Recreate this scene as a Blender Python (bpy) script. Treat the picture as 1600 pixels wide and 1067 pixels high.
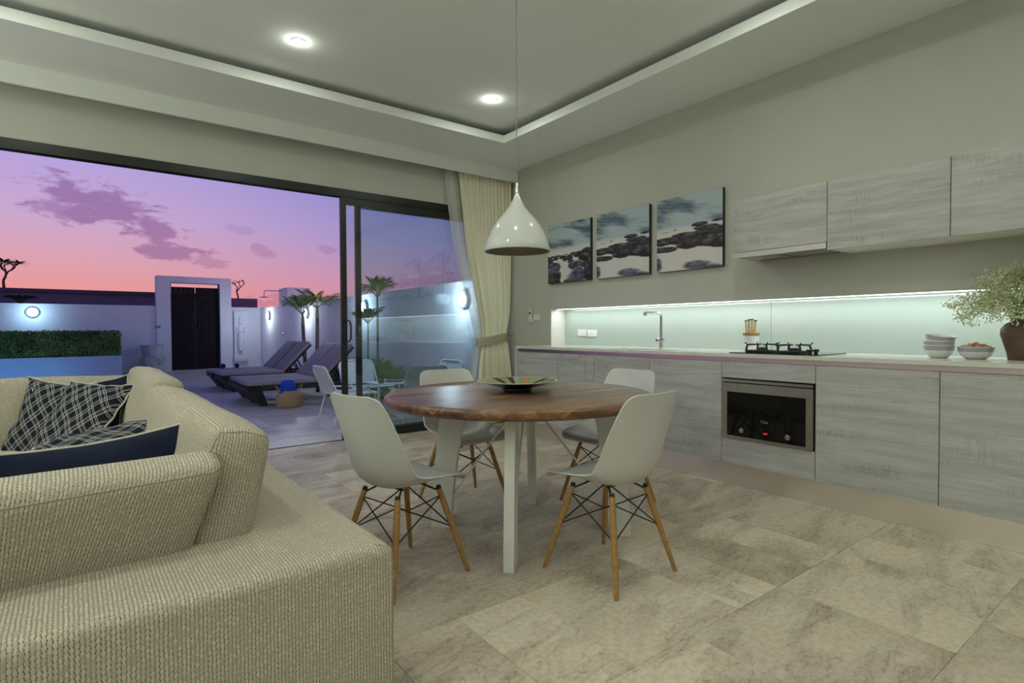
import bpy, bmesh, math, random
import numpy as np
from math import sin, cos, pi, radians as R_, sqrt, atan2
from mathutils import Vector as V, Matrix, Euler
rnd = random.Random(7)
for o in list(bpy.data.objects): bpy.data.objects.remove(o)
sc = bpy.context.scene
COL = sc.collection

# ------------------------------------------------------------------ camera
F_PX, YAW, PITCH, ROLL = 863.64, R_(37.1517), R_(1.2701), R_(-0.2586)
fw = V((sin(YAW)*cos(PITCH), cos(YAW)*cos(PITCH), -sin(PITCH)))
rt = V((cos(YAW), -sin(YAW), 0)); up = rt.cross(fw)
r2 = rt*cos(ROLL)+up*sin(ROLL); u2 = -rt*sin(ROLL)+up*cos(ROLL)
cd = bpy.data.cameras.new('camera'); cam = bpy.data.objects.new('camera', cd); COL.objects.link(cam)
cd.sensor_width = 36; cd.sensor_fit = 'HORIZONTAL'; cd.lens = F_PX/1600*36; cd.clip_start = .02; cd.clip_end = 500
M = Matrix.Identity(4)
for i in range(3):
    M[i][0] = r2[i]; M[i][1] = u2[i]; M[i][2] = -fw[i]
M[2][3] = 1.10
cam.matrix_world = M
sc.camera = cam
sc.view_settings.view_transform = 'Standard'; sc.view_settings.look = 'None'
sc.view_settings.exposure = 0.0; sc.view_settings.gamma = 1; sc.view_settings.use_curve_mapping = False

def lin(c):
    return tuple(((x/255)/12.92 if x/255 <= .04045 else ((x/255+.055)/1.055)**2.4) for x in c)

# ------------------------------------------------------------------ node helper
class NT:
    def __init__(s, tree): s.t = tree; s.n = tree.nodes; s.l = tree.links
    def node(s, typ, **kw):
        n = s.n.new(typ)
        for k, v in kw.items(): setattr(n, k, v)
        return n
    def put(s, sock, v):
        if hasattr(v, 'default_value') and hasattr(v, 'links'): s.l.new(v, sock)
        elif isinstance(v, (tuple, list)):
            v = tuple(v)
            if len(sock.default_value) == 4 and len(v) == 3: v = v+(1,)
            sock.default_value = v
        else: sock.default_value = v
    def m(s, op, a, b=None, c=None, clamp=False):
        n = s.node('ShaderNodeMath', operation=op); n.use_clamp = clamp
        s.put(n.inputs[0], a)
        if b is not None: s.put(n.inputs[1], b)
        if c is not None: s.put(n.inputs[2], c)
        return n.outputs[0]
    def ss(s, x, a, b, lo=0., hi=1.):
        n = s.node('ShaderNodeMapRange', interpolation_type='SMOOTHSTEP')
        s.put(n.inputs[0], x); s.put(n.inputs[1], a); s.put(n.inputs[2], b); s.put(n.inputs[3], lo); s.put(n.inputs[4], hi)
        return n.outputs[0]
    def mix(s, f, a, b, mode='MIX'):
        n = s.node('ShaderNodeMix', data_type='RGBA', blend_type=mode)
        s.put(n.inputs[0], f); s.put(n.inputs[6], a); s.put(n.inputs[7], b)
        return n.outputs[2]
    def noise(s, vec, scale, detail=3, rough=.5, dist=0):
        n = s.node('ShaderNodeTexNoise')
        if vec is not None: s.put(n.inputs['Vector'], vec)
        n.inputs['Scale'].default_value = scale; n.inputs['Detail'].default_value = detail
        n.inputs['Roughness'].default_value = rough; n.inputs['Distortion'].default_value = dist
        return n.outputs['Fac']
    def ramp(s, f, stops):
        n = s.node('ShaderNodeValToRGB'); e = n.color_ramp.elements
        while len(e) < len(stops): e.new(.5)
        for i, (p, c) in enumerate(stops):
            e[i].position = p; e[i].color = tuple(c)+(1,) if len(c) == 3 else c
        s.put(n.inputs[0], f); return n.outputs[0]
    def mapv(s, vec, scale=(1, 1, 1), loc=(0, 0, 0), rot=(0, 0, 0)):
        n = s.node('ShaderNodeMapping'); s.put(n.inputs[0], vec)
        n.inputs['Scale'].default_value = scale; n.inputs['Rotation'].default_value = rot
        s.put(n.inputs['Location'], loc); return n.outputs[0]
    def comb(s, x, y, z=0.):
        n = s.node('ShaderNodeCombineXYZ'); s.put(n.inputs[0], x); s.put(n.inputs[1], y); s.put(n.inputs[2], z); return n.outputs[0]
    def sep(s, v):
        n = s.node('ShaderNodeSeparateXYZ'); s.put(n.inputs[0], v); return n.outputs
    def bump(s, h, strength=.3, dist=.01):
        n = s.node('ShaderNodeBump'); n.inputs['Strength'].default_value = strength; n.inputs['Distance'].default_value = dist
        s.put(n.inputs['Height'], h); return n.outputs[0]

# ------------------------------------------------------------------ world: dusk sky
w = bpy.data.worlds.new('dusk_sky'); sc.world = w; w.use_nodes = True
t = NT(w.node_tree); t.n.clear()
gen = t.node('ShaderNodeTexCoord').outputs['Generated']
dx, dy, dz = t.sep(gen)
el = t.m('MULTIPLY', t.m('ARCSINE', dz), 180/pi)
az = t.m('MULTIPLY', t.m('ARCTAN2', dx, dy), 180/pi)
elf = t.m('DIVIDE', el, 90, clamp=True)
def stops(ls): return [(a/90, lin(c)) for a, c in ls]
sunny = t.ramp(elf, stops([(0, (238, 138, 122)), (2.6, (236, 150, 142)), (5.9, (220, 163, 178)), (9.4, (201, 168, 207)), (13.4, (184, 163, 220)), (20, (142, 142, 212)), (35, (95, 106, 178)), (90, (56, 72, 138))]))
away = t.ramp(elf, stops([(0, (216, 132, 148)), (2.6, (206, 136, 164)), (5.5, (182, 140, 182)), (9, (150, 138, 198)), (13, (124, 128, 196)), (24, (90, 102, 172)), (40, (74, 88, 156)), (90, (56, 72, 138))]))
azd = t.m('ABSOLUTE', t.m('ADD', az, 12))
f = t.ss(azd, 8., 50.)
skyc = t.mix(f, sunny, away)
nz = t.noise(t.comb(t.m('MULTIPLY', az, .16), t.m('MULTIPLY', el, .42)), 2.2, 6, .62, .25)
nz = t.m('SUBTRACT', nz, .5)
mask = None
#           az    el    ra    re  tilt  depth
for (a0, e0, ra, re, tl, dep) in ((.6, 10.2, 5.4, 1.9, 13, 1.), (-1.8, 9.9, 2.8, 1.2, 0, .8), (4.4, 9.1, 2.9, 1.1, 16, .95), (5.9, 6.9, 3.7, 1.0, 2, .95), (8.3, 6.4, 2.3, .75, 12, .55),
                                  (13.1, 7.4, 1.5, .6, 28, .5), (11.0, 9.3, 1.4, .45, 10, .3), (18.7, 7.9, 1.1, .5, 20, .45), (14.9, 2.9, 3.4, 1.0, 0, .6), (24.0, 3.0, 3.2, .8, 0, .55),
                                  (32, 6.5, 7.0, .9, -7, .4), (31, 4.6, 6.0, 1.1, -5, .45), (46, 8, 8, 1.5, 0, .6), (-20, 7, 7, 1.6, 4, .7), (-34, 14, 8, 2.2, 0, .6)):
    c, s_ = cos(R_(tl)), sin(R_(tl))
    ax = t.m('SUBTRACT', az, a0); ey = t.m('SUBTRACT', el, e0)
    px = t.m('DIVIDE', t.m('SUBTRACT', t.m('MULTIPLY', ax, c), t.m('MULTIPLY', ey, s_)), ra)
    py = t.m('DIVIDE', t.m('ADD', t.m('MULTIPLY', ax, s_), t.m('MULTIPLY', ey, c)), re)
    d = t.m('SQRT', t.m('ADD', t.m('MULTIPLY', px, px), t.m('MULTIPLY', py, py)))
    mk = t.m('MULTIPLY', t.ss(t.m('ADD', d, t.m('MULTIPLY', nz, 3.4)), .95, .45), dep)
    mask = mk if mask is None else t.m('MAXIMUM', mask, mk)
ccol = t.mix(t.ss(el, 3., 11.), lin((172, 118, 150)), lin((150, 112, 166)))
skyc = t.mix(t.m('MULTIPLY', mask, .88), skyc, ccol)
bgn = t.node('ShaderNodeBackground'); t.put(bgn.inputs[0], skyc); bgn.inputs[1].default_value = 1.0
wo = t.node('ShaderNodeOutputWorld'); t.l.new(bgn.outputs[0], wo.inputs[0])

# ------------------------------------------------------------------ room and garden lights
LAMP_COL = (.93, 1.0, .88)
def area(name, loc, rot, sx, sy, power, col, shape='RECTANGLE', spread=None):
    l = bpy.data.lights.new(name, 'AREA'); l.shape = shape; l.size = sx
    if shape in ('RECTANGLE', 'ELLIPSE'): l.size_y = sy
    l.energy = power; l.color = col
    if spread: l.spread = spread
    o = bpy.data.objects.new(name, l); o.location = loc; o.rotation_euler = rot; COL.objects.link(o); return o
def point(name, loc, r, power, col):
    l = bpy.data.lights.new(name, 'POINT'); l.shadow_soft_size = r; l.energy = power; l.color = col
    o = bpy.data.objects.new(name, l); o.location = loc; COL.objects.link(o); return o
DL = [(x, y) for y in (3.97, 1.72, -.1, -1.7) for x in (2.80, 1.165, -.47, -2.105)]
ZT = 3.10
for (x, y) in DL:
    area('downlight_beam', (x, y, ZT-.006), (0, 0, 0),   .07, .07, 5.3, LAMP_COL, 'DISK', R_(170))
    point('downlight_bulb', (x, y, ZT-.022), .016, 1.3, LAMP_COL)
for (x, y) in ((-3.1, .6), (-3.1, 4.1)):  # added uplights out of view, lifting the ceiling brightness
    area('ceiling_fill_beam', (x, y, 1.845), (pi, 0, 0), .30, .30, 60, LAMP_COL, 'DISK')
area('niche_strip_light', (4.085, 1.1, 1.309), (0, R_(-12), 0), .012, 6.9, 14.5, (.93, 1.0, .98))
WL = [(3.95, 16.45, 1.51, -90), (3.95, 13.0, 1.50, -90), (3.95, 9.6, 1.51, -90), (3.95, 6.24, 1.50, -90), (-1.15, 17.55, 1.56, 180)]

# ------------------------------------------------------------------ materials
MT = {}
def mat(name, col=(.5, .5, .5), rough=.5, metal=0., var=0., vs=8., bump=0., bs=60., emis=None, es=0., coat=0., spec=.5, alpha=None, sheen=0):
    if name in MT: return MT[name]
    m = bpy.data.materials.new(name); m.use_nodes = True; MT[name] = m
    t = NT(m.node_tree); b = t.n['Principled BSDF']
    b.inputs['Roughness'].default_value = rough; b.inputs['Metallic'].default_value = metal
    b.inputs['Coat Weight'].default_value = coat; b.inputs['Specular IOR Level'].default_value = spec
    b.inputs['Sheen Weight'].default_value = sheen
    oc = t.node('ShaderNodeTexCoord').outputs['Object']
    if var > 0:
        n = t.noise(oc, vs, 4, .6)
        t.put(b.inputs['Base Color'], t.mix(t.ss(n, .3, .7), tuple(c*(1-var) for c in col), tuple(min(1, c*(1+var)) for c in col)))
    else: t.put(b.inputs['Base Color'], col)
    if bump: t.put(b.inputs['Normal'], t.bump(t.noise(oc, bs, 3), bump, .004))
    if emis is not None:
        t.put(b.inputs['Emission Color'], emis); b.inputs['Emission Strength'].default_value = es
    return m
def newmat(name):
    m = bpy.data.materials.new(name); m.use_nodes = True; MT[name] = m
    t = NT(m.node_tree); return m, t, t.n['Principled BSDF']

wallm = mat('greige_wall_paint', (.495, .50, .445), .85, var=.015, vs=3)
ceilm = mat('ceiling_paint', (.86, .89, .86), .9, var=.01, vs=2)
whitewall = mat('white_render', (.62, .63, .66), .8, var=.04, vs=1.5, bump=.15, bs=25)
black_al = mat('dark_anodised_aluminium', (.035, .036, .034), .38, .6)
gray_wall = mat('grey_far_wall', (.16, .15, .20), .9, var=.06, vs=.8)
steel = mat('brushed_steel', (.64, .62, .58), .24, 1., var=.05, vs=30)
chrome = mat('chrome', (.85, .86, .86), .06, 1.)
alu = mat('satin_aluminium', (.86, .83, .80), .30, 1.)
white_pl = mat('white_chair_plastic', (.60, .60, .575), .38)
white_metal = mat('white_powder_coat', (.74, .74, .71), .4)
patio_white = mat('white_patio_lacquer', (.72, .74, .75), .4)
blackm = mat('black_metal', (.02, .02, .02), .45, .3)
gloss_black = mat('gloss_black_glaze', (.012, .011, .01), .12, coat=.5)
pend_m = mat('glossy_white_enamel', (.66, .67, .65), .12, coat=.6)
pend_in = mat('shade_interior_enamel', (.30, .285, .23), .6)
navy = mat('navy_cloth', (.010, .014, .034), .9, var=.15, vs=20, bump=.2, bs=250, spec=.15)
piping_m = mat('cream_piping_cord', (.52, .50, .42), .85, bump=.3, bs=300)
quartz = mat('cream_quartz_worktop', (.66, .655, .60), .16, var=.02, vs=90)
china = mat('white_china', (.74, .74, .73), .18)
china_g = mat('grey_glazed_band', (.38, .38, .40), .25, var=.12, vs=160)
vase_m = mat('brown_stoneware', (.10, .062, .035), .5, var=.25, vs=14, bump=.3, bs=50)
rattan = mat('dark_woven_rattan', (.014, .013, .016), .6, var=.3, vs=60, bump=.5, bs=120)
lounge_f = mat('taupe_lounger_fabric', (.25, .215, .225), .9, var=.06, vs=30)
blue_t = mat('blue_towelling', (.01, .05, .42), .95, var=.2, vs=40, bump=.5, bs=200)
leaf_d = mat('dark_leaf', (.030, .075, .012), .5, var=.5, vs=5)
leaf_p = mat('palm_leaf', (.16, .27, .04), .45, var=.45, vs=6)
trunk_m = mat('palm_trunk_bark', (.14, .12, .10), .85, var=.35, vs=12, bump=.5, bs=30)
bark_m = mat('frangipani_bark', (.10, .07, .07), .85, var=.3, vs=12)
stone_m = mat('weathered_stone', (.40, .42, .46), .85, var=.3, vs=6, bump=.4, bs=30)
relief_m = mat('pale_carved_stone', (.62, .62, .68), .8, var=.06, vs=10)
soil_m = mat('dark_soil', (.05, .04, .03), .95, var=.4, vs=20)
socket_m = mat('white_switch_plastic', (.74, .74, .70), .35)
sock_w = mat('sockets_bright_white', (.82, .80, .80), .35)
gola_m = mat('gola_aluminium', (.70, .58, .62), .30, 1.)

# walnut table wood
def wood_mat(name, c1, c2, c3, axis='X', scale=1., rough=.3, planks=True):
    m, t, b = newmat(name)
    oc = t.node('ShaderNodeTexCoord').outputs['Object']
    x, y, z = t.sep(oc)
    along, across = (x, y) if axis == 'X' else (y, x)
    pl = t.m('FLOOR', t.m('MULTIPLY', across, 7.3)) if planks else 0.
    vec = t.comb(t.m('MULTIPLY', along, .9*scale), t.m('ADD', t.m('MULTIPLY', across, 9*scale), t.m('MULTIPLY', pl, 3.7) if planks else 0.), t.m('MULTIPLY', z, 9*scale))
    n1 = t.noise(vec, 1.6, 6, .62, .8)
    n2 = t.noise(t.comb(t.m('MULTIPLY', along, 3), t.m('MULTIPLY', across, 90), t.m('MULTIPLY', z, 90)), 1., 3)
    c = t.ramp(n1, [(.33, c1), (.5, c2), (.68, c3)])
    if planks:
        wn = t.node('ShaderNodeTexWhiteNoise', noise_dimensions='1D'); t.put(wn.inputs['W'], pl)
        c = t.mix(t.m('MULTIPLY', t.m('SUBTRACT', wn.outputs[0], .1), .5), c, c3, 'MIX')
    c = t.mix(.3, c, t.mix(n2, (.3, .3, .3), (1, 1, 1)), 'MULTIPLY')
    t.put(b.inputs['Base Color'], c); b.inputs['Roughness'].default_value = rough
    t.put(b.inputs['Normal'], t.bump(n2, .08, .002))
    return m
walnut = wood_mat('acacia_table_wood', (.028, .010, .006), (.13, .050, .022), (.40, .21, .08), 'X', 1.6, .42)
walnut.node_tree.nodes['Principled BSDF'].inputs['Coat Weight'].default_value = .35
walnut.node_tree.nodes['Principled BSDF'].inputs['Coat Roughness'].default_value = .36
beech = wood_mat('beech_dowel', (.36, .19, .055), (.42, .23, .07), (.50, .29, .10), 'X', 3., .4, False)
gate_wood = wood_mat('dark_gate_wood', (.010, .007, .009), (.016, .011, .013), (.026, .018, .02), 'X', 2., .8, False)
gate_wood.node_tree.nodes['Principled BSDF'].inputs['Specular IOR Level'].default_value = .15
rimwood = wood_mat('bamboo_rim', (.34, .17, .04), (.42, .22, .05), (.5, .28, .08), 'X', 4., .4, False)

# whitewashed oak cabinet fronts: grain along world Y
m, t, b = newmat('whitewashed_oak'); oak = m
P = t.node('ShaderNodeNewGeometry').outputs['Position']; x, y, z = t.sep(P)
rn = t.node('ShaderNodeObjectInfo').outputs['Random']
off = t.m('MULTIPLY', rn, 37.)
g1 = t.noise(t.comb(t.m('ADD', t.m('MULTIPLY', y, 1.1), off), t.m('MULTIPLY', z, 11)), 1.7, 5, .6, .3)
g2 = t.noise(t.comb(t.m('ADD', t.m('MULTIPLY', y, 3.), off), t.m('MULTIPLY', z, 110)), 1.5, 3, .6)
g3 = t.noise(t.comb(t.m('ADD', t.m('MULTIPLY', y, 100.), off), t.m('MULTIPLY', z, 9)), 1.0, 2, .5)
patch = t.ss(t.noise(t.comb(t.m('ADD', t.m('MULTIPLY', y, 2.2), off), t.m('MULTIPLY', z, 8)), 1.5, 2), .5, .68)
c = t.ramp(g1, [(.2, (.33, .325, .35)), (.42, (.43, .43, .425)), (.62, (.52, .515, .50)), (.85, (.50, .475, .43))])
c = t.mix(.38, c, t.mix(t.ss(g2, .3, .65), (.58, .57, .56), (1.08, 1.08, 1.08)), 'MULTIPLY')
c = t.mix(t.m('MULTIPLY', patch, .55), c, t.mix(t.ss(g3, .42, .58), (.66, .66, .63), (1, 1, 1)), 'MULTIPLY')
t.put(b.inputs['Base Color'], c); b.inputs['Roughness'].default_value = .55
t.put(b.inputs['Normal'], t.bump(g2, .2, .002))

# travertine
def travertine(name, cs, streak=1., rough=.32):
    m, t, b = newmat(name)
    P = t.node('ShaderNodeNewGeometry').outputs['Position']; x, y, z = t.sep(P)
    rn = t.node('ShaderNodeObjectInfo').outputs['Random']
    o1 = t.m('MULTIPLY', rn, 91.); o2 = t.m('MULTIPLY', rn, 47.)
    v1 = t.comb(t.m('ADD', t.m('ADD', t.m('MULTIPLY', x, .8), t.m('MULTIPLY', y, .5)), o1), t.m('ADD', t.m('SUBTRACT', t.m('MULTIPLY', y, 2.6*streak), t.m('MULTIPLY', x, .7)), o2), 0.)
    vw = t.comb(t.m('ADD', t.m('ADD', x, t.m('MULTIPLY', y, .5)), o1), t.m('ADD', t.m('SUBTRACT', t.m('MULTIPLY', y, 3.6*streak), t.m('MULTIPLY', x, .8)), o2), 0.)
    n1 = t.noise(v1, 1.5, 7, .60, .9)
    n2 = t.noise(vw, 3.4, 8, .66, 1.5)
    n3 = t.noise(P, 42., 4, .65)
    n4 = t.noise(P, 110., 2, .6); n5 = t.noise(P, .9, 3, .5)
    c = t.ramp(n1, [(.30, cs[0]), (.44, cs[1]), (.56, cs[2]), (.72, cs[3])])
    vein = t.m('MULTIPLY', t.ss(t.m('ABSOLUTE', t.m('SUBTRACT', n2, .5)), .022, .0), t.ss(n1, .60, .42))
    c = t.mix(t.m('MULTIPLY', vein, .7), c, cs[4])
    c = t.mix(.32, c, t.mix(t.ss(n3, .36, .60), (.64, .58, .48), (1.08, 1.08, 1.07)), 'MULTIPLY')
    pit = t.m('MULTIPLY', t.ss(n4, .36, .30), t.ss(n3, .5, .42))
    c = t.mix(t.m('MULTIPLY', pit, .55), c, (.16, .12, .08))
    tint = t.mix(rn, (.82, .79, .76), (1.12, 1.11, 1.09))
    c = t.mix(.75, c, tint, 'MULTIPLY')
    t.put(b.inputs['Base Color'], c); t.put(b.inputs['Roughness'], t.ss(n3, .3, .7, rough+.12, rough-.05))
    t.put(b.inputs['Normal'], t.bump(t.m('ADD', n3, t.m('MULTIPLY', n1, .6)), .10, .004))
    return m
trav = travertine('honed_travertine', [(.37, .305, .235), (.51, .435, .345), (.62, .545, .45), (.60, .50, .36), (.21, .16, .115)], 1., .5)
trav_out = travertine('patio_travertine', [(.34, .30, .28), (.46, .42, .38), (.54, .50, .46), (.50, .44, .36), (.25, .21, .18)], 3.0, .4)
grout = mat('travertine_grout', (.42, .35, .25), .8)
grout_o = mat('patio_grout', (.36, .33, .30), .85)

# woven upholstery: uv in metres
def weave(name, col, gap, p=.0078, q=.0118, hs=1.):
    m, t, b = newmat(name)
    uv = t.node('ShaderNodeTexCoord').outputs['UV']
    wob = t.noise(uv, 25., 2); wob2 = t.noise(uv, 90., 2)
    u, v, _ = t.sep(uv)
    u = t.m('ADD', u, t.m('MULTIPLY', wob, .004)); v = t.m('ADD', v, t.m('MULTIPLY', wob2, .005))
    col_ = t.m('DIVIDE', u, p); cf = t.m('FLOOR', col_)
    wn = t.node('ShaderNodeTexWhiteNoise', noise_dimensions='1D'); t.put(wn.inputs['W'], cf)
    cv = t.m('ADD', t.m('DIVIDE', v, q), t.m('ADD', t.m('MULTIPLY', t.m('FLOORED_MODULO', cf, 2.), .5), t.m('MULTIPLY', wn.outputs[0], .22)))
    fx = t.m('SUBTRACT', t.m('FRACT', t.m('ADD', col_, 100.)), .5); fy = t.m('SUBTRACT', t.m('FRACT', t.m('ADD', cv, 100.)), .5)
    ax = t.m('ABSOLUTE', fx); ay = t.m('ABSOLUTE', fy)
    w2 = t.node('ShaderNodeTexWhiteNoise', noise_dimensions='2D'); t.put(w2.inputs['Vector'], t.comb(cf, t.m('FLOOR', cv)))
    tone = t.mix(w2.outputs[0], tuple(c*.84 for c in col), tuple(c*1.12 for c in col))
    groove = t.ss(ax, .30, .50); pinch = t.m('MULTIPLY', t.ss(ay, .24, .42), t.ss(ax, .20, .42))
    tone = t.mix(t.m('MULTIPLY', groove, .5*hs), tone, tuple(c*.55 for c in col))
    hole = t.m('MULTIPLY', pinch, t.m('MULTIPLY', t.ss(w2.outputs[0], .05, .6), 1.0*hs))
    t.put(b.inputs['Base Color'], t.mix(hole, tone, gap))
    b.inputs['Roughness'].default_value = .95; b.inputs['Specular IOR Level'].default_value = .2
    h = t.m('SUBTRACT', t.m('SUBTRACT', 1., t.m('MULTIPLY', t.m('MULTIPLY', ax, ax), 3.)), t.m('MULTIPLY', t.m('MULTIPLY', ay, ay), 1.6))
    t.put(b.inputs['Normal'], t.bump(h, .6*hs, .003))
    return m
sofa_f = weave('oatmeal_basket_weave', (.52, .465, .375), (.07, .055, .032))
sofa_fine = weave('cream_fine_linen', (.54, .49, .39), (.32, .28, .2), .0035, .004, .5)

# navy pillow cloth with stitched diamond lines, uv 0..1
m, t, b = newmat('navy_diamond_stitch'); stitch = m
uv = t.node('ShaderNodeTexCoord').outputs['UV']; u, v, _ = t.sep(uv)
N = 4.8
tot = None
for sgn in (1, -1):
    a = t.m('MULTIPLY', t.m('ADD', u, t.m('MULTIPLY', v, sgn)), N); bb = t.m('MULTIPLY', t.m('SUBTRACT', u, t.m('MULTIPLY', v, sgn)), N)
    fa = t.m('ABSOLUTE', t.m('SUBTRACT', t.m('FRACT', t.m('ADD', a, 20.)), .5))
    for off_ in (.10, .21) if sgn == 1 else (.10, .19):
        ln = t.ss(t.m('ABSOLUTE', t.m('SUBTRACT', fa, off_)), .019, .010)
        dash = t.ss(t.m('FRACT', t.m('MULTIPLY', t.m('ADD', bb, 20.), 10.)), .80, .72)
        ln = t.m('MULTIPLY', ln, dash)
        tot = ln if tot is None else t.m('MAXIMUM', tot, ln)
t.put(b.inputs['Base Color'], t.mix(tot, (.008, .011, .022), (.60, .585, .55)))
b.inputs['Roughness'].default_value = .9; b.inputs['Specular IOR Level'].default_value = .15
t.put(b.inputs['Normal'], t.bump(t.m('ADD', tot, t.m('MULTIPLY', t.noise(uv, 120.), .3)), .4, .003))

# striped curtain / sheer
m, t, b = newmat('cream_curtain_cloth'); curt = m
uv = t.node('ShaderNodeTexCoord').outputs['UV']; u, v, _ = t.sep(uv)
st = t.noise(t.comb(t.m('MULTIPLY', u, 60.), t.m('MULTIPLY', v, .6)), 1., 3)
c = t.mix(t.ss(st, .35, .65), (.86, .80, .60), (.95, .91, .76))
t.put(b.inputs['Base Color'], c); b.inputs['Roughness'].default_value = .9
tr = t.node('ShaderNodeBsdfTranslucent'); t.put(tr.inputs[0], (.7, .66, .48)); mx = t.node('ShaderNodeMixShader'); mx.inputs[0].default_value = .12
t.l.new(b.outputs[0], mx.inputs[1]); t.l.new(tr.outputs[0], mx.inputs[2]); t.l.new(mx.outputs[0], t.n['Material Output'].inputs[0])
m, t, b = newmat('white_sheer'); sheer = m
uv = t.node('ShaderNodeTexCoord').outputs['UV']
t.put(b.inputs['Base Color'], t.mix(t.noise(uv, 30.), (.70, .70, .66), (.78, .78, .74))); b.inputs['Roughness'].default_value = .9
trp = t.node('ShaderNodeBsdfTransparent'); mx = t.node('ShaderNodeMixShader'); mx.inputs[0].default_value = .52
t.l.new(trp.outputs[0], mx.inputs[1]); t.l.new(b.outputs[0], mx.inputs[2]); t.l.new(mx.outputs[0], t.n['Material Output'].inputs[0])

# glass pane
def glass_mat(name, tint, ior=1.5):
    m, t, b = newmat(name)
    trp = t.node('ShaderNodeBsdfTransparent'); t.put(trp.inputs[0], tint)
    gl = t.node('ShaderNodeBsdfGlossy'); gl.inputs['Roughness'].default_value = 0.0
    fr = t.node('ShaderNodeFresnel'); fr.inputs['IOR'].default_value = ior
    mx = t.node('ShaderNodeMixShader'); t.l.new(fr.outputs[0], mx.inputs[0]); t.l.new(trp.outputs[0], mx.inputs[1]); t.l.new(gl.outputs[0], mx.inputs[2])
    t.l.new(mx.outputs[0], t.n['Material Output'].inputs[0]); t.n.remove(b)
    return m
pane_m = glass_mat('door_glass', (.88, .94, .95), 1.75)
cup_m = glass_mat('tumbler_glass', (.93, .95, .85), 1.45)
black_glass = mat('oven_black_glass', (.006, .006, .006), .05, spec=.35)
hob_glass = mat('hob_black_glass', (.01, .014, .012), .05)
mint = mat('mint_back_painted_glass', (.43, .50, .455), .12, var=.02, vs=1.)
lamp_glow = mat('lit_diffuser', (.9, .9, .9), .5, emis=(1., .97, .88), es=14)
wall_glow = mat('lit_garden_diffuser', (.9, .9, .9), .5, emis=(.80, .90, 1.), es=10)
led_m = mat('led_strip_glow', (.9, .9, .9), .5, emis=(.9, 1., .97), es=3)
red_led = mat('red_display_segments', (.1, 0, 0), .5, emis=(1., .02, .04), es=1.6)
logo_m = mat('grey_printed_letters', (.25, .25, .25), .5)
m, t, b = newmat('pool_water'); water = m
t.put(b.inputs['Base Color'], (.03, .30, .48)); b.inputs['Roughness'].default_value = .05; b.inputs['Specular IOR Level'].default_value = .6
t.put(b.inputs['Normal'], t.bump(t.noise(t.node('ShaderNodeTexCoord').outputs['Object'], 6., 3), .15, .02))
planter_m = mat('planter_render', (.40, .50, .62), .7, var=.03, vs=2)

# radial glazed platter
m, t, b = newmat('striped_glaze'); stripe = m
oc = t.node('ShaderNodeTexCoord').outputs['Object']; x, y, z = t.sep(oc)
an = t.m('DIVIDE', t.m('ADD', t.m('ARCTAN2', y, x), pi), 2*pi)
an = t.m('FRACT', t.m('MULTIPLY', t.m('ADD', an, t.m('MULTIPLY', t.noise(oc, 9.), .03)), 4.))
rp = t.node('ShaderNodeValToRGB'); rp.color_ramp.interpolation = 'CONSTANT'; e = rp.color_ramp.elements
st_ = [(0, (.012, .012, .014)), (.14, (.34, .30, .17)), (.24, (.14, .36, .22)), (.34, (.50, .20, .045)), (.52, (.13, .34, .24)), (.60, (.36, .31, .18)), (.72, (.015, .02, .025)), (.84, (.20, .30, .14)), (.93, (.44, .20, .05))]
while len(e) < len(st_): e.new(.5)
for i, (p_, c_) in enumerate(st_): e[i].position = p_; e[i].color = c_+(1,)
t.put(rp.inputs[0], an); t.put(b.inputs['Base Color'], rp.outputs[0]); b.inputs['Roughness'].default_value = .25

# woven basket
m, t, b = newmat('woven_seagrass'); bask = m
oc = t.node('ShaderNodeTexCoord').outputs['Object']; x, y, z = t.sep(oc)
sn = t.m('MULTIPLY', t.m('SINE', t.m('MULTIPLY', z, 500.)), t.m('SINE', t.m('MULTIPLY', t.m('ARCTAN2', y, x), 40.)))
t.put(b.inputs['Base Color'], t.mix(t.ss(sn, -.6, .6), (.30, .19, .08), (.52, .36, .18))); b.inputs['Roughness'].default_value = .85
t.put(b.inputs['Normal'], t.bump(sn, .5, .004))

# mesh fabric of garden chairs: fine perforation
m, t, b = newmat('white_perforated_mesh'); meshf = m
uv = t.node('ShaderNodeTexCoord').outputs['UV']; u, v, _ = t.sep(uv)
k = 420.
g = t.m('MAXIMUM', t.m('ABSOLUTE', t.m('SINE', t.m('MULTIPLY', t.m('ADD', u, v), k))), t.m('ABSOLUTE', t.m('SINE', t.m('MULTIPLY', t.m('SUBTRACT', u, v), k))))
t.put(b.inputs['Base Color'], (.62, .65, .66)); b.inputs['Roughness'].default_value = .5
trp = t.node('ShaderNodeBsdfTransparent'); mx = t.node('ShaderNodeMixShader'); t.put(mx.inputs[0], t.ss(g, .74, .86, .45, 1.))
t.l.new(trp.outputs[0], mx.inputs[1]); t.l.new(b.outputs[0], mx.inputs[2]); t.l.new(mx.outputs[0], t.n['Material Output'].inputs[0])
# vertex-painted print
m, t, b = newmat('canvas_print'); printm = m
ca = t.node('ShaderNodeVertexColor'); ca.layer_name = 'print'; t.put(b.inputs['Base Color'], ca.outputs[0]); b.inputs['Roughness'].default_value = .55

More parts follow.
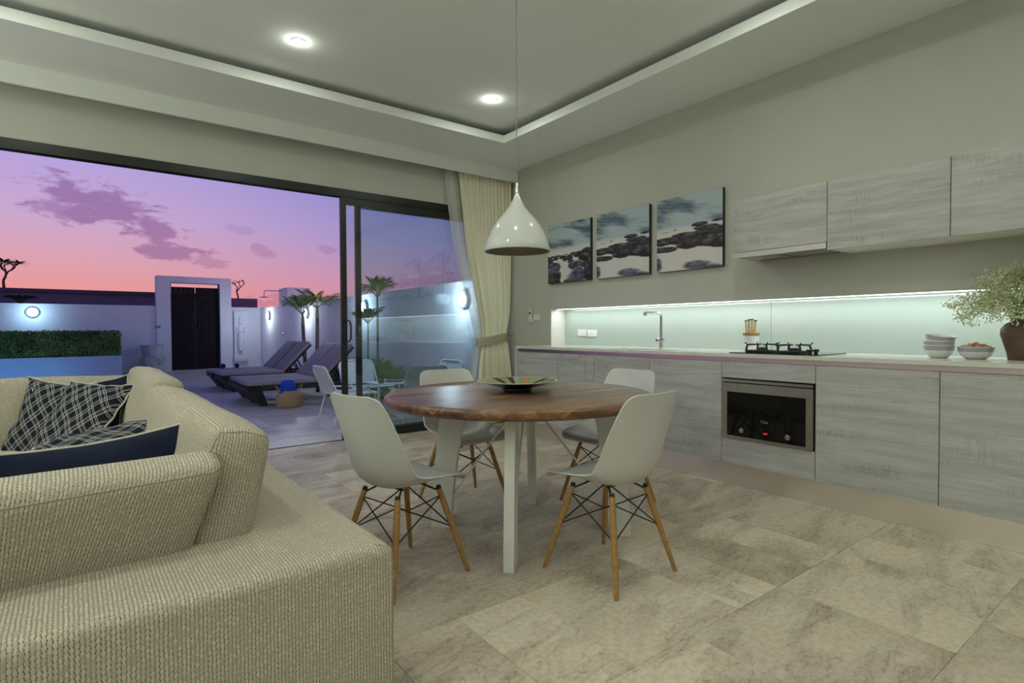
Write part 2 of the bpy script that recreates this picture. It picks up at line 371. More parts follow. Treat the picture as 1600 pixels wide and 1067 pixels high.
# ------------------------------------------------------------------ mesh helpers
def add_box(bm, a, b_, rot=None, org=None):
    vs = []
    for k in range(8):
        p = V((a[0] if k & 1 == 0 else b_[0], a[1] if k & 2 == 0 else b_[1], a[2] if k & 4 == 0 else b_[2]))
        if rot is not None: p = rot @ (p-V(org)) + V(org)
        vs.append(bm.verts.new(p))
    for f_ in ((0, 2, 3, 1), (4, 5, 7, 6), (0, 1, 5, 4), (2, 6, 7, 3), (0, 4, 6, 2), (1, 3, 7, 5)): bm.faces.new([vs[i] for i in f_])
    return vs
def bevel(bm, w_, seg=2, ang=30):
    es = [e for e in bm.edges if len(e.link_faces) == 2 and e.calc_face_angle(0) > R_(ang)]
    bmesh.ops.bevel(bm, geom=es, offset=w_, segments=seg, profile=.5, affect='EDGES', clamp_overlap=True)
def BX(a, b_, bev=0, seg=2):
    bm = bmesh.new(); add_box(bm, a, b_)
    if bev: bevel(bm, bev, seg)
    return bm
def frame_of(d):
    d = d.normalized(); a = V((0, 0, 1)) if abs(d.z) < .95 else V((1, 0, 0))
    s = d.cross(a).normalized(); return s, d.cross(s).normalized()
def add_tube(bm, pts, r, n=8, closed=False, caps=True, sq=1.):
    pts = [V(p) for p in pts]; N_ = len(pts); rings = []
    rs = r if isinstance(r, (list, tuple)) else [r]*N_
    s0 = None
    for i, p in enumerate(pts):
        if closed: d = pts[(i+1) % N_]-pts[i-1]
        else: d = pts[min(i+1, N_-1)]-pts[max(i-1, 0)]
        if d.length < 1e-9: d = V((0, 0, 1))
        d.normalize()
        if s0 is None: s, u_ = frame_of(d)
        else:
            s = s0-d*s0.dot(d)
            s = s.normalized() if s.length > 1e-6 else frame_of(d)[0]
            u_ = d.cross(s)
        s0 = s
        rings.append([bm.verts.new(p+(s*cos(2*pi*k/n)+u_*sin(2*pi*k/n)*sq)*rs[i]) for k in range(n)])
    for i in range(N_ if closed else N_-1):
        a, b_ = rings[i], rings[(i+1) % N_]
        for k in range(n):
            try: bm.faces.new((a[k], a[(k+1) % n], b_[(k+1) % n], b_[k]))
            except ValueError: pass
    if caps and not closed:
        bm.faces.new(rings[0][::-1]); bm.faces.new(rings[-1])
def TUBE(*a, **k): bm = bmesh.new(); add_tube(bm, *a, **k); return bm
def add_lathe(bm, prof, n=32, c=(0, 0, 0), cap=False):
    rings = []
    for (r, z) in prof:
        if r < 1e-5: rings.append([bm.verts.new((c[0], c[1], c[2]+z))])
        else: rings.append([bm.verts.new((c[0]+r*cos(2*pi*k/n), c[1]+r*sin(2*pi*k/n), c[2]+z)) for k in range(n)])
    for a, b_ in zip(rings, rings[1:]):
        for k in range(n):
            k2 = (k+1) % n
            q = [a[k % len(a)], a[k2 % len(a)], b_[k2 % len(b_)], b_[k % len(b_)]]
            q2 = []
            for v_ in q:
                if v_ not in q2: q2.append(v_)
            if len(q2) > 2:
                try: bm.faces.new(q2)
                except ValueError: pass
def LATHE(*a, **k): bm = bmesh.new(); add_lathe(bm, *a, **k); return bm
def XF(bm, M_): bmesh.ops.transform(bm, matrix=M_, verts=bm.verts); return bm
def box_uv(me):
    uv = me.uv_layers.new(name='UVMap').data
    for p in me.polygons:
        n = p.normal; a = max(range(3), key=lambda i: abs(n[i]))
        for li in p.loop_indices:
            co = me.vertices[me.loops[li].vertex_index].co
            uv[li].uv = (co.y, co.z) if a == 0 else ((co.x, co.z) if a == 1 else (co.x, co.y))
def obj(name, bm, m_, parent=None, smooth=True, uv=False, world=False, ang=38, normals=True):
    me = bpy.data.meshes.new(name)
    if normals: bmesh.ops.recalc_face_normals(bm, faces=bm.faces)
    bm.to_mesh(me); bm.free()
    for mm in (m_ if isinstance(m_, (list, tuple)) else [m_]): me.materials.append(mm)
    if smooth:
        me.polygons.foreach_set('use_smooth', [True]*len(me.polygons)); me.set_sharp_from_angle(angle=R_(ang))
    if uv: box_uv(me)
    o = bpy.data.objects.new(name, me); COL.objects.link(o)
    if parent is not None:
        o.parent = parent
        if world: o.matrix_parent_inverse = parent_matrix(parent).inverted()
    return o
def parent_matrix(p):
    mm = p.matrix_basis.copy()
    if p.parent: mm = parent_matrix(p.parent) @ p.matrix_parent_inverse @ mm
    return mm
def thing(name, label, cat, loc=(0, 0, 0), rotz=0, group=None):
    o = bpy.data.objects.new(name, None); o.empty_display_size = .1; COL.objects.link(o)
    o.location = loc; o.rotation_euler = (0, 0, rotz); o['label'] = label; o['category'] = cat
    if group: o['group'] = group
    return o
def tag(o, label, cat, group=None, kind=None):
    o['label'] = label; o['category'] = cat
    if group: o['group'] = group
    if kind: o['kind'] = kind
    return o
def struct(name, bm, m_, smooth=False, label=None):
    o = obj(name, bm, m_, smooth=smooth); o['kind'] = 'structure'
    if label: o['label'] = label
    return o
def kids(o): return [c for c in list(bpy.data.objects) if c.parent == o]
def copy_tree(o, parent=None):
    c = o.copy(); COL.objects.link(c)
    if parent is not None: c.parent = parent
    for ch in kids(o): copy_tree(ch, c)
    return c

# ------------------------------------------------------------------ room shell
XW, YW = 4.017, 5.36
XL, YB = -3.6, -2.9
CZ, CT = 2.965, 3.04
fl = struct('floor', BX((XL, YB, -.12), (4.4, 5.405, -.0025)), grout)
po = struct('patio_floor', BX((-.9, 5.405, -.12), (4.3, 17.56, -.0025)), grout_o, label='pale streaked travertine patio floor')
bm = bmesh.new(); add_box(bm, (-14, 5.405, -.6), (-.9, 16.0, -.5)); add_box(bm, (-14, 16.0, -.5), (-.9, 17.56, -.01))
obj('pool_basin', bm, grout_o, smooth=False)['kind'] = 'structure'
def pack(x0, y0, cell, nx, ny, sizes, xmin, ymin, xmax, ymax, parent, m_, seed, gap=.0016, topj=.0006):
    rr = random.Random(seed); used = [[False]*ny for _ in range(nx)]; cache = {}
    for j in range(ny):
        for i in range(nx):
            if used[i][j]: continue
            ch = [s for s in sizes]; rr.shuffle(ch)
            for (a, b_) in ch+[(1, 1)]:
                if i+a <= nx and j+b_ <= ny and not any(used[i+p][j+q] for p in range(a) for q in range(b_)): break
            for p in range(a):
                for q in range(b_): used[i+p][j+q] = True
            ax, ay = x0+i*cell, y0+j*cell; bx, by = ax+a*cell, ay+b_*cell
            ax = max(ax, xmin); ay = max(ay, ymin); bx = min(bx, xmax); by = min(by, ymax)
            if bx-ax < .02 or by-ay < .02: continue
            key = (round(bx-ax, 4), round(by-ay, 4))
            if key not in cache:
                bmx = bmesh.new(); add_box(bmx, (gap/2, gap/2, -.02), (key[0]-gap/2, key[1]-gap/2, 0))
                es = [e for e in bmx.edges if all(abs(v_.co.z) < 1e-6 for v_ in e.verts)]
                bmesh.ops.bevel(bmx, geom=es, offset=.0008, segments=1, affect='EDGES')
                me = bpy.data.meshes.new('tile'); bmesh.ops.recalc_face_normals(bmx, faces=bmx.faces); bmx.to_mesh(me); bmx.free(); me.materials.append(m_); cache[key] = me
            o = bpy.data.objects.new('tile', cache[key]); COL.objects.link(o); o.parent = parent
            o.location = (ax, ay, rr.uniform(-topj, topj))
pack(-2.575, -.655, .305, 21, 20, [(2, 1), (1, 2), (2, 2), (3, 2), (2, 3), (1, 1), (2, 1)], -2.5, -.65, 3.575, 5.404, fl, trav, 3)
pack(-.9, 5.43, .42, 12, 29, [(2, 1), (3, 1), (2, 1), (2, 2), (3, 1), (1, 1)], -.9, 5.43, 3.95, 17.55, po, trav_out, 5, gap=.003)

bm = bmesh.new()
add_box(bm, (XW, YB, 0), (4.45, YW+.14, .90)); add_box(bm, (XW, YB, 1.316), (4.45, YW+.14, 3.3))
add_box(bm, (XW, 4.59, .90), (4.45, YW+.14, 1.316)); add_box(bm, (4.235, YB, .90), (4.45, 4.59, 1.316))
struct('wall_right', bm, wallm)
struct('wall_left', BX((XL-.15, YB, 0), (XL, YW+.14, 3.3)), wallm)
struct('wall_back', BX((XL-.15, YB-.15, 0), (4.45, YB, 3.3)), wallm)
bm = bmesh.new(); add_box(bm, (XL, YW, 2.478), (XW, YW+.14, 3.3)); add_box(bm, (3.985, YW, 0), (XW, YW+.14, 2.478)); add_box(bm, (XL, YW, 0), (-3.3, YW+.14, 2.478))
struct('wall_front', bm, wallm)
# lower ceiling with tray opening
TX0, TX1, TY0, TY1 = -2.6, 3.313, -1.9, 4.49
bm = bmesh.new()
add_box(bm, (XL, TY1, CZ), (XW, 5.18, CT)); add_box(bm, (XL, YB, CZ), (XW, TY0, CT))
add_box(bm, (TX1, TY0, CZ), (XW, TY1, CT)); add_box(bm, (XL, TY0, CZ), (TX0, TY1, CT))
add_box(bm, (XL, 5.175, 2.822), (XW, 5.195, CT))
add_box(bm, (XL, 5.195, CT), (XW, YW, CT+.02))
struct('ceiling', bm, ceilm, label='dropped ceiling border with tray opening and curtain pelmet')
bm = bmesh.new(); add_box(bm, (XL, YB, ZT), (XW, 5.18, ZT+.1))
struct('ceiling_tray', bm, ceilm, label='raised smooth tray ceiling holding the downlights')

# ------------------------------------------------------------------ sliding door
d1 = bpy.data.objects.new('door_1', None); COL.objects.link(d1); d1['kind'] = 'structure'; d1.location = (2, 5.41, 0)
d1['label'] = 'dark framed sliding glass patio doors stacked open at the right'
obj('header', BX((-3.3, 5.345, 2.425), (3.985, 5.50, 2.485), .004), black_al, d1, world=True)
bm = bmesh.new()
for yy in (5.345, 5.385, 5.43): add_box(bm, (-3.3, yy, 2.410), (3.985, yy+.006, 2.427))
obj('head_track', bm, black_al, d1, world=True)
bm = bmesh.new(); add_box(bm, (-3.3, 5.395, -.01), (3.985, 5.425, .004)); obj('floor_track', bm, black_al, d1, world=True)
obj('jamb', BX((3.955, 5.36, 0), (3.99, 5.50, 2.43)), black_al, d1, world=True)
def leaf(x0, x1, y, handle):
    lf = bpy.data.objects.new('sliding_leaf', None); COL.objects.link(lf); lf.location = (x0, y, 0); lf.parent = d1
    lf.matrix_parent_inverse = Matrix.Translation(d1.location).inverted()
    for xa in (x0, x1-.055): obj('stile', BX((xa, y-.018, .006), (xa+.055, y+.018, 2.412), .003), black_al, lf, world=True)
    obj('top_rail', BX((x0+.055, y-.018, 2.335), (x1-.055, y+.018, 2.412), .003), black_al, lf, world=True)
    obj('bottom_rail', BX((x0+.055, y-.018, .006), (x1-.055, y+.018, .085), .003), black_al, lf, world=True)
    obj('glass_pane', BX((x0+.05, y-.004, .08), (x1-.05, y+.004, 2.34)), pane_m, lf, world=True)
    if handle:
        pts = [(x0+.03, y-.02, 1.20), (x0+.032, y-.055, 1.20), (x0+.06, y-.075, 1.185), (x0+.068, y-.078, 1.15), (x0+.068, y-.078, 1.03), (x0+.06, y-.075, .995), (x0+.032, y-.055, .98), (x0+.03, y-.02, .98)]
        obj('handle', TUBE(pts, .008, 8), blackm, lf, world=True)
        obj('lock_plate', BX((x0+.012, y-.024, .96), (x0+.045, y-.017, 1.22), .003), blackm, lf, world=True)
leaf(1.955, 3.955, 5.372, True)
leaf(2.13, 3.955, 5.435, False)

# ------------------------------------------------------------------ downlights
for k, (x, y) in enumerate(DL):
    pos = 'nearest the glass doors' if k < 4 else 'in a row further from the doors'
    lab = {0: 'small round recessed downlight glowing nearest the hanging lamp cord', 1: 'small round recessed downlight glowing left of the hanging lamp cord'}.get(k, 'small round recessed downlight in the tray ceiling outside the view')
    th = thing('downlight', lab, 'light', (x, y, ZT), group='recessed downlights in the tray ceiling')
    obj('trim_ring', LATHE([(.034, -.001), (.036, -.004), (.045, -.004), (.048, -.001), (.048, .001)], 24), white_metal, th)
    obj('lens', LATHE([(0, -.002), (.034, -.002)], 24), lamp_glow, th)

for (x, y, ds) in ((-3.1, .6, 'nearer'), (-3.1, 4.1, 'further')):  # lamp bodies for the added ceiling fill, outside the view
    th = thing('added_uplighter', 'slim dark uplighter added unseen by the left wall to brighten the ceiling, %s one' % ds, 'lamp', (x, y, 0))
    obj('base', LATHE([(0, 0), (.15, 0), (.15, .015), (.02, .025), (0, .025)], 24), blackm, th)
    obj('pole', TUBE([(0, 0, .02), (0, 0, 1.76)], .012, 10), blackm, th)
    obj('bowl', LATHE([(0, 1.76), (.05, 1.765), (.15, 1.81), (.19, 1.86), (.185, 1.86), (.145, 1.82), (.05, 1.775), (0, 1.77)], 32), white_metal, th)

# ------------------------------------------------------------------ kitchen: base units
FX = 3.53
def front(bm_list, th, y0, y1, z0, z1, name='door'):
    g = .0022
    return obj(name, BX((FX, y0+g, z0), (FX+.019, y1-g, z1), .0012, 1), oak, th, world=True)
UN = [(4.575, 3.94, 'leftmost, beside the cream curtain'), (3.94, 3.57, 'narrow, second from the left end'), (3.57, 3.46, 'very narrow filler strip'), (3.46, 2.84, 'under the sink, left of the far chair'),
      (2.84, 2.21, 'directly left of the oven'), (1.575, .95, 'directly right of the oven'), (.95, .32, 'under the stacked bowls and vase'), (.32, -.31, 'right beyond the vase'), (-.31, -.94, 'far right end outside the view')]
for (ya, yb, ds) in UN:
    nm = 'base_cabinet' if ya-yb > .2 else 'filler_panel'
    th = thing(nm, 'whitewashed oak base unit %s' % ds, 'cabinet', (FX+.2, (ya+yb)/2, 0), group='oak base units of the kitchen')
    obj('carcass', BX((FX+.021, yb+.001, .155), (4.0, ya-.001, .868)), mat('carcass_board', (.35, .34, .32), .7), th, world=True, smooth=False)
    front(None, th, yb, ya, .157, .866)
    if ds.startswith('narrow') or ds.startswith('leftmost'):
        pass
# little hooks hanging on the second unit
for yy, dd in ((3.87, 'left'), (3.62, 'right')):
    tag(obj('hook', TUBE([(FX-.002, yy, .874), (FX-.012, yy, .874), (FX-.014, yy, .858), (FX-.009, yy, .848), (FX-.004, yy, .852)], .0035, 6), steel), 'tiny metal hook over the top of the narrow second cabinet door, %s one' % dd, 'hook')
th = thing('oven_cabinet', 'whitewashed oak housing unit with panels above and below the oven', 'cabinet', (FX+.2, 1.89, 0))
bm = bmesh.new(); add_box(bm, (FX+.021, 1.577, .155), (4.0, 2.209, .335)); add_box(bm, (FX+.021, 1.577, .755), (4.0, 2.209, .868)); add_box(bm, (3.98, 1.577, .335), (4.0, 2.209, .755))
for ys in (1.577, 2.199): add_box(bm, (FX+.03, ys, .335), (3.98, ys+.010, .755))
obj('carcass', bm, MT['carcass_board'], th, world=True, smooth=False)
front(None, th, 1.575, 2.21, .157, .334, 'drawer_front'); front(None, th, 1.575, 2.21, .757, .866, 'top_panel')
tag(obj('end_panel', BX((FX-.004, 4.577, 0), (4.015, 4.595, .90), .001, 1), quartz), 'thin cream end panel closing the left end of the base units', 'panel')
tag(obj('plinth', BX((FX+.045, YB+.02, 0), (FX+.06, 4.575, .153)), alu, smooth=False), 'long satin metal plinth under the oak base units', 'plinth')
tag(obj('gola_rail', BX((FX+.018, YB+.02, .869), (FX+.03, 4.575, .899)), gola_m, smooth=False), 'slim metal grip channel under the worktop edge', 'rail')
# worktop with sink cut-out
th = thing('worktop', 'long cream stone worktop running into the lit niche', 'worktop', (3.8, 2, .9))
bm = bmesh.new(); SY0, SY1, SX0, SX1 = 2.78, 3.42, 3.66, 3.86
for a, b_ in (((FX-.006, YB+.02, .90), (4.230, SY0, .924)), ((FX-.006, SY1, .90), (4.230, 4.587, .924)), ((FX-.006, SY0, .90), (SX0, SY1, .924)), ((SX1, SY0, .90), (4.230, SY1, .924))): add_box(bm, a, b_)
bmesh.ops.remove_doubles(bm, verts=bm.verts, dist=1e-5)
obj('slab', bm, quartz, th, world=True, smooth=False)
bm = bmesh.new()
add_box(bm, (SX0-.02, SY0-.02, .894), (SX0, SY1+.02, .8995)); add_box(bm, (SX1, SY0-.02, .894), (SX1+.02, SY1+.02, .8995))
add_box(bm, (SX0, SY0-.02, .894), (SX1, SY0, .8995)); add_box(bm, (SX0, SY1, .894), (SX1, SY1+.02, .8995))
obj('sink_flange', bm, steel, th, world=True, smooth=False)
bm = bmesh.new()
add_box(bm, (SX0, SY0, .874), (SX0+.003, SY1, .899)); add_box(bm, (SX1-.003, SY0, .874), (SX1, SY1, .899)); add_box(bm, (SX0, SY0, .874), (SX1, SY0+.003, .899)); add_box(bm, (SX0, SY1-.003, .874), (SX1, SY1, .899)); add_box(bm, (SX0, SY0, .870), (SX1, SY1, .873))
obj('sink_basin', bm, steel, th, world=True, smooth=False)
# backsplash
bs = thing('backsplash', 'mint green back-painted glass splashback in the lit niche', 'splashback', (4.23, 2, .925))
for ya, yb in ((4.588, 2.222), (2.219, -.12), (-.123, YB+.03)):
    obj('glass_panel', BX((4.224, yb, .9245), (4.2345, ya, 1.3155)), mint, bs, world=True, smooth=False)
niche_m = mat('niche_white_paint', (.72, .70, .66), .7)
tag(obj('niche_reveal', BX((4.0175, 4.5885, .9245), (4.2235, 4.5895, 1.3155)), niche_m, smooth=False), 'white painted side face of the lit kitchen niche', 'panel')
tag(obj('led_strip', BX((4.075, -2.3, 1.3105), (4.095, 4.55, 1.3155)), led_m, smooth=False), 'thin lit strip along the top of the kitchen niche', 'light')

# oven
ov = thing('oven', 'built-in steel framed oven with black glass door and red display', 'oven', (FX, 1.89, .34))
bm = bmesh.new()
Y0, Y1 = 1.584, 2.203
add_box(bm, (FX-.012, Y0, .338), (FX+.006, Y1, .358)); add_box(bm, (FX-.012, Y0, .662), (FX+.006, Y1, .722))
add_box(bm, (FX-.012, Y0, .358), (FX+.006, Y0+.042, .662)); add_box(bm, (FX-.012, Y1-.042, .358), (FX+.006, Y1, .662))
obj('door_frame', bm, steel, ov, world=True, smooth=False)
obj('glass_door', BX((FX-.010, Y0+.042, .358), (FX+.004, Y1-.042, .662)), black_glass, ov, world=True, smooth=False)
obj('housing', BX((FX+.008, Y0+.005, .34), (FX+.44, Y1-.005, .748)), blackm, ov, world=True, smooth=False)
obj('handle_lip', BX((FX-.016, Y0, .730), (FX+.008, Y1, .748), .003), steel, ov, world=True)
for yy in (2.05, 1.735):
    kb = obj('knob', XF(LATHE([(0, .014), (.014, .014), (.0165, .012), (.0165, 0), (0, 0)], 20), Matrix.Translation((FX-.011, yy, .402)) @ Matrix.Rotation(-pi/2, 4, 'Y')), steel, ov, world=True)
def text(body, size, name, m_, parent, mtx, ext=.0004):
    cu = bpy.data.curves.new(name, 'FONT'); cu.body = body; cu.size = size; cu.extrude = ext; cu.align_x = 'CENTER'; cu.align_y = 'CENTER'
    tmp = bpy.data.objects.new(name, cu); COL.objects.link(tmp)
    dg = bpy.context.evaluated_depsgraph_get(); me = bpy.data.meshes.new_from_object(tmp.evaluated_get(dg)); bpy.data.objects.remove(tmp)
    me.transform(mtx); me.materials.clear(); me.materials.append(m_)
    o = bpy.data.objects.new(name, me); COL.objects.link(o)
    if parent is not None: o.parent = parent; o.matrix_parent_inverse = parent_matrix(parent).inverted()
    return o
# text facing -X : local x -> -Y, local y -> Z
TM = lambda x, y, z: Matrix.Translation((x, y, z)) @ Matrix(((0, 0, -1, 0), (-1, 0, 0, 0), (0, 1, 0, 0), (0, 0, 0, 1)))
text('Teka', .026, 'printed_name', logo_m, ov, TM(FX-.0106, 1.893, .478))
text('0:00', .016, 'clock_display', red_led, ov, TM(FX-.0106, 1.885, .402))

# hob
hb = thing('gas_hob', 'black glass two-burner gas hob with cast pan supports', 'hob', (3.85, 1.9, .9245))
obj('glass_top', BX((3.605, 1.60, .9245), (4.03, 2.20, .9305), .002, 1), hob_glass, hb, world=True)
for (bx, by) in ((3.84, 2.085), (3.84, 1.855)):
    s_ = .93
    bn = obj('burner', LATHE([(0, 0), (.05, 0), (.05, .012), (.034, .014), (.034, .026), (.030, .032), (0, .032)], 24, (bx, by, .9305)), blackm, hb, world=True)
    bm = bmesh.new()
    for a in range(4):
        an_ = pi/4+a*pi/2; ca_, sa = cos(an_), sin(an_)
        pts = [(bx+ca_*.108, by+sa*.108, .9315), (bx+ca_*.106, by+sa*.106, .965), (bx+ca_*.094, by+sa*.094, .982), (bx+ca_*.05, by+sa*.05, .984), (bx+ca_*.028, by+sa*.028, .984)]
        add_tube(bm, pts, [.009, .008, .007, .006, .005], 6)
        add_tube(bm, [(bx+ca_*.100, by+sa*.100, .980), (bx+ca_*.120, by+sa*.120, .998)], .0045, 6)
    add_tube(bm, [(bx+cos(a*pi/12)*.106, by+sin(a*pi/12)*.106, .937) for a in range(24)], .005, 6, closed=True)
    obj('pan_support', bm, blackm, hb, world=True)
for i, (kx, ky) in enumerate(((3.79, 1.69), (3.70, 1.69))):
    obj('knob', LATHE([(0, 0), (.012, 0), (.012, .012), (.020, .014), (.020, .028), (0, .030)], 20, (kx, ky-.0, .9305)), blackm, hb, world=True)
# knife block
kb = thing('knife_block', 'white round ceramic knife holder with wooden rim', 'knife holder', (4.10, 2.315, .9245))
obj('body', LATHE([(0, 0), (.056, 0), (.058, .004), (.058, .118), (.050, .118), (.050, .1), (0, .1)], 32, (0, 0, 0)), china, kb)
obj('rim', LATHE([(.036, .117), (.061, .117), (.062, .121), (.062, .138), (.060, .141), (.036, .141)], 32), rimwood, kb)
hm = mat('cream_knife_handle', (.55, .48, .28), .45, var=.2, vs=60)
for i, (hx, hy, hh) in enumerate(((-.012, .028, .102), (.0, .014, .112), (.012, -.002, .115), (-.004, -.030, .104))):
    k_ = thing('knife', 'kitchen knife with cream handle standing in the holder, %s' % ('leftmost', 'second from left', 'tallest middle one', 'rightmost, set apart')[i], 'knife', (4.10+hx, 2.315+hy, 1.035), group='knives in the white holder')
    tl = hy*.25
    obj('handle', TUBE([(0, 0, .036), (0, tl*.4, .05), (0, tl, .036+hh*.8)], [.009, .0105, .011], 8, sq=.6), hm, k_)
    obj('pommel', TUBE([(0, tl, .036+hh*.8), (0, tl*1.2, .036+hh*.88)], .0108, 8), blackm, k_)
    obj('blade', BX((-.0012, -.007, -.08), (.0012, .007, .036)), steel, k_)
# tap
tp = thing('kitchen_tap', 'tall right-angled chrome mixer tap behind the sink', 'tap', (3.93, 3.04, .9245))
obj('base', LATHE([(0, 0), (.024, 0), (.024, .006), (.017, .008), (.017, .06), (.0, .06)], 24), chrome, tp)
obj('body_valve', TUBE([(0, .034, .072), (0, -.034, .072)], .020, 16), chrome, tp)
obj('lever', TUBE([(0, .036, .072), (-.004, .052, .072)], [.013, .012], 12), blackm, tp)
sp = [(0, 0, .05), (0, 0, .285)]+[(-.022*(1-cos(a)), 0, .285+.022*sin(a)) for a in (pi/6, pi/3, pi/2)]+[(-.215, 0, .307)]
obj('spout', TUBE(sp, .0135, 14), chrome, tp)
obj('nozzle', TUBE([(-.215, 0, .314), (-.215, 0, .285)], .0155, 14), steel, tp)
# sockets in the niche and switch on the wall
def plate(name, label, x, ya, yb, z0, z1, n, m_):
    p_ = thing(name, label, 'socket' if 'socket' in name else 'switch', (x, (ya+yb)/2, (z0+z1)/2))
    obj('faceplate', BX((x-.009, yb, z0), (x, ya, z1), .003), m_, p_, world=True)
    for i in range(n):
        yy = ya+(yb-ya)*(i+.5)/n
        obj('rocker', BX((x-.0125, yy-.011, (z0+z1)/2-.014), (x-.008, yy+.011, (z0+z1)/2+.014), .002), m_, p_, world=True)
plate('power_socket', 'white socket plate in the green niche, left one', 4.224, 4.375, 4.245, 1.025, 1.095, 2, sock_w)
plate('power_socket', 'white socket plate in the green niche, right one nearer the tap', 4.224, 4.225, 4.09, 1.02, 1.09, 2, sock_w)
plate('light_switch', 'white light switch plate on the wall beside the curtain', XW, 4.875, 4.775, 1.20, 1.265, 2, socket_m)
rc = thing('fan_remote', 'small white remote control in its wall cradle beside the switch', 'remote', (XW, 4.93, 1.19))
obj('cradle', BX((XW-.016, 4.905, 1.175), (XW, 4.955, 1.235), .004), socket_m, rc, world=True)
obj('remote_body', BX((XW-.026, 4.908, 1.20), (XW-.012, 4.950, 1.325), .004), socket_m, rc, world=True)
obj('display_window', BX((XW-.0275, 4.916, 1.270), (XW-.0255, 4.942, 1.300), .001), blackm, rc, world=True)

# upper cabinets
UX = 3.668
for k, (ya, yb, z0, ds) in enumerate(((2.21, 1.575, 1.642, 'above the slim cooker hood, leftmost'), (1.575, .95, 1.592, 'in the middle, right of the hood'), (.95, .32, 1.592, 'above the vase, at the right of the view'), (.32, -.31, 1.592, 'beyond the right edge of the view'), (-.31, -.94, 1.592, 'far right outside the view'))):
    th = thing('wall_cabinet', 'whitewashed oak wall cabinet %s' % ds, 'cabinet', (UX+.17, (ya+yb)/2, 1.6), group='oak wall cabinets')
    obj('carcass', BX((UX+.021, yb+.001, z0), (XW-.0005, ya-.001, 2.012)), mat('cream_carcass', (.62, .60, .50), .6), th, world=True, smooth=False)
    obj('door', BX((UX, yb+.0022, z0-.004), (UX+.019, ya-.0022, 2.014), .0012, 1), oak, th, world=True)
hd = thing('cooker_hood', 'slim stainless steel pull-out cooker hood under the left wall cabinet', 'cooker hood', (UX+.1, 1.9, 1.6))
obj('fascia', BX((UX-.004, 1.578, 1.598), (UX+.012, 2.208, 1.634), .002, 1), mat('hood_steel', (.5, .49, .46), .42, 1.), hd, world=True)
obj('hood_body', BX((UX+.012, 1.578, 1.604), (XW-.001, 2.208, 1.636)), mat('dark_steel', (.22, .22, .2), .35, .9), hd, world=True, smooth=False)
for yy in (2.05, 1.74): obj('filter', BX((UX+.05, yy-.13, 1.600), (UX+.27, yy+.13, 1.605), .001, 1), steel, hd, world=True)

# bowls, snacks, vase
def bowl_bm(r, h, band=True):
    pr = [(0, 0), (r*.52, 0), (r*.60, .004), (r*.84, h*.30), (r*.96, h*.60), (r, h), (r-.005, h+.001), (r*.90, h*.6), (r*.76, h*.32), (r*.5, .012), (0, .010)]
    return pr
def make_bowl(label, loc, r, h, tilt=None, group=None):
    b_ = thing('bowl', label, 'bowl', loc, group=group)
    obj('bowl_body', LATHE(bowl_bm(r, h), 40), china, b_)
    pr = [(r*.885, h*.42), (r*.965, h*.62), (r+.0012, h*.985)]
    obj('grey_band', LATHE([(a, z) for a, z in pr], 40), china_g, b_)
    obj('rim_line', TUBE([(cos(2*pi*k/40)*(r-.002), sin(2*pi*k/40)*(r-.002), h) for k in range(40)], .0028, 6, closed=True), china, b_)
    if tilt: b_.rotation_euler = tilt
    return b_
make_bowl('grey banded white bowl at the bottom of the stack', (3.885, 1.052, .9245), .072, .072, group='grey banded bowls on the worktop')
make_bowl('grey banded white bowl in the middle of the stack', (3.885, 1.052, .9505), .0715, .070, group='grey banded bowls on the worktop')
make_bowl('grey banded white bowl tilted on top of the stack', (3.888, 1.054, .992), .070, .062, (R_(9), R_(-2), 0), 'grey banded bowls on the worktop')
make_bowl('wider grey banded white bowl filled with brown nuts', (3.885, .885, .9245), .080, .066, group='grey banded bowls on the worktop')
nut_m = mat('nut_shell', (.36, .22, .085), .7, var=.35, vs=60, bump=.6, bs=120)
pos = [(0, 0, .078)]+[(.03*cos(a), .03*sin(a), .070) for a in np.arange(0, 6.2, 1.25)]+[(.055*cos(a+.4), .055*sin(a+.4), .060) for a in np.arange(0, 6.0, .78)]
for i, (nx_, ny_, nz_) in enumerate(pos):
    bmx = bmesh.new(); bmesh.ops.create_icosphere(bmx, subdivisions=2, radius=.0165)
    for v_ in bmx.verts: v_.co.z *= 1.12; v_.co *= 1+.06*sin(v_.co.x*500+i)+.05*sin(v_.co.y*420)
    o_ = obj('walnut', bmx, nut_m); o_.location = (3.885+nx_, .885+ny_, .9245+nz_); o_.rotation_euler = (rnd.random()*3, rnd.random()*3, rnd.random()*3)
    tag(o_, 'brown walnut heaped in the grey banded bowl', 'nut', 'walnuts heaped in the bowl')
vs_ = thing('vase', 'brown stoneware vase on the worktop holding tiny white flowers', 'vase', (3.90, .70, .9245))
obj('vase_body', LATHE([(0, 0), (.050, 0), (.054, .004), (.060, .04), (.074, .09), (.086, .135), (.084, .165), (.066, .192), (.048, .202), (.044, .212), (.046, .228), (.054, .238), (.046, .236), (.038, .222), (.036, .21), (0, .2)], 40), vase_m, vs_)
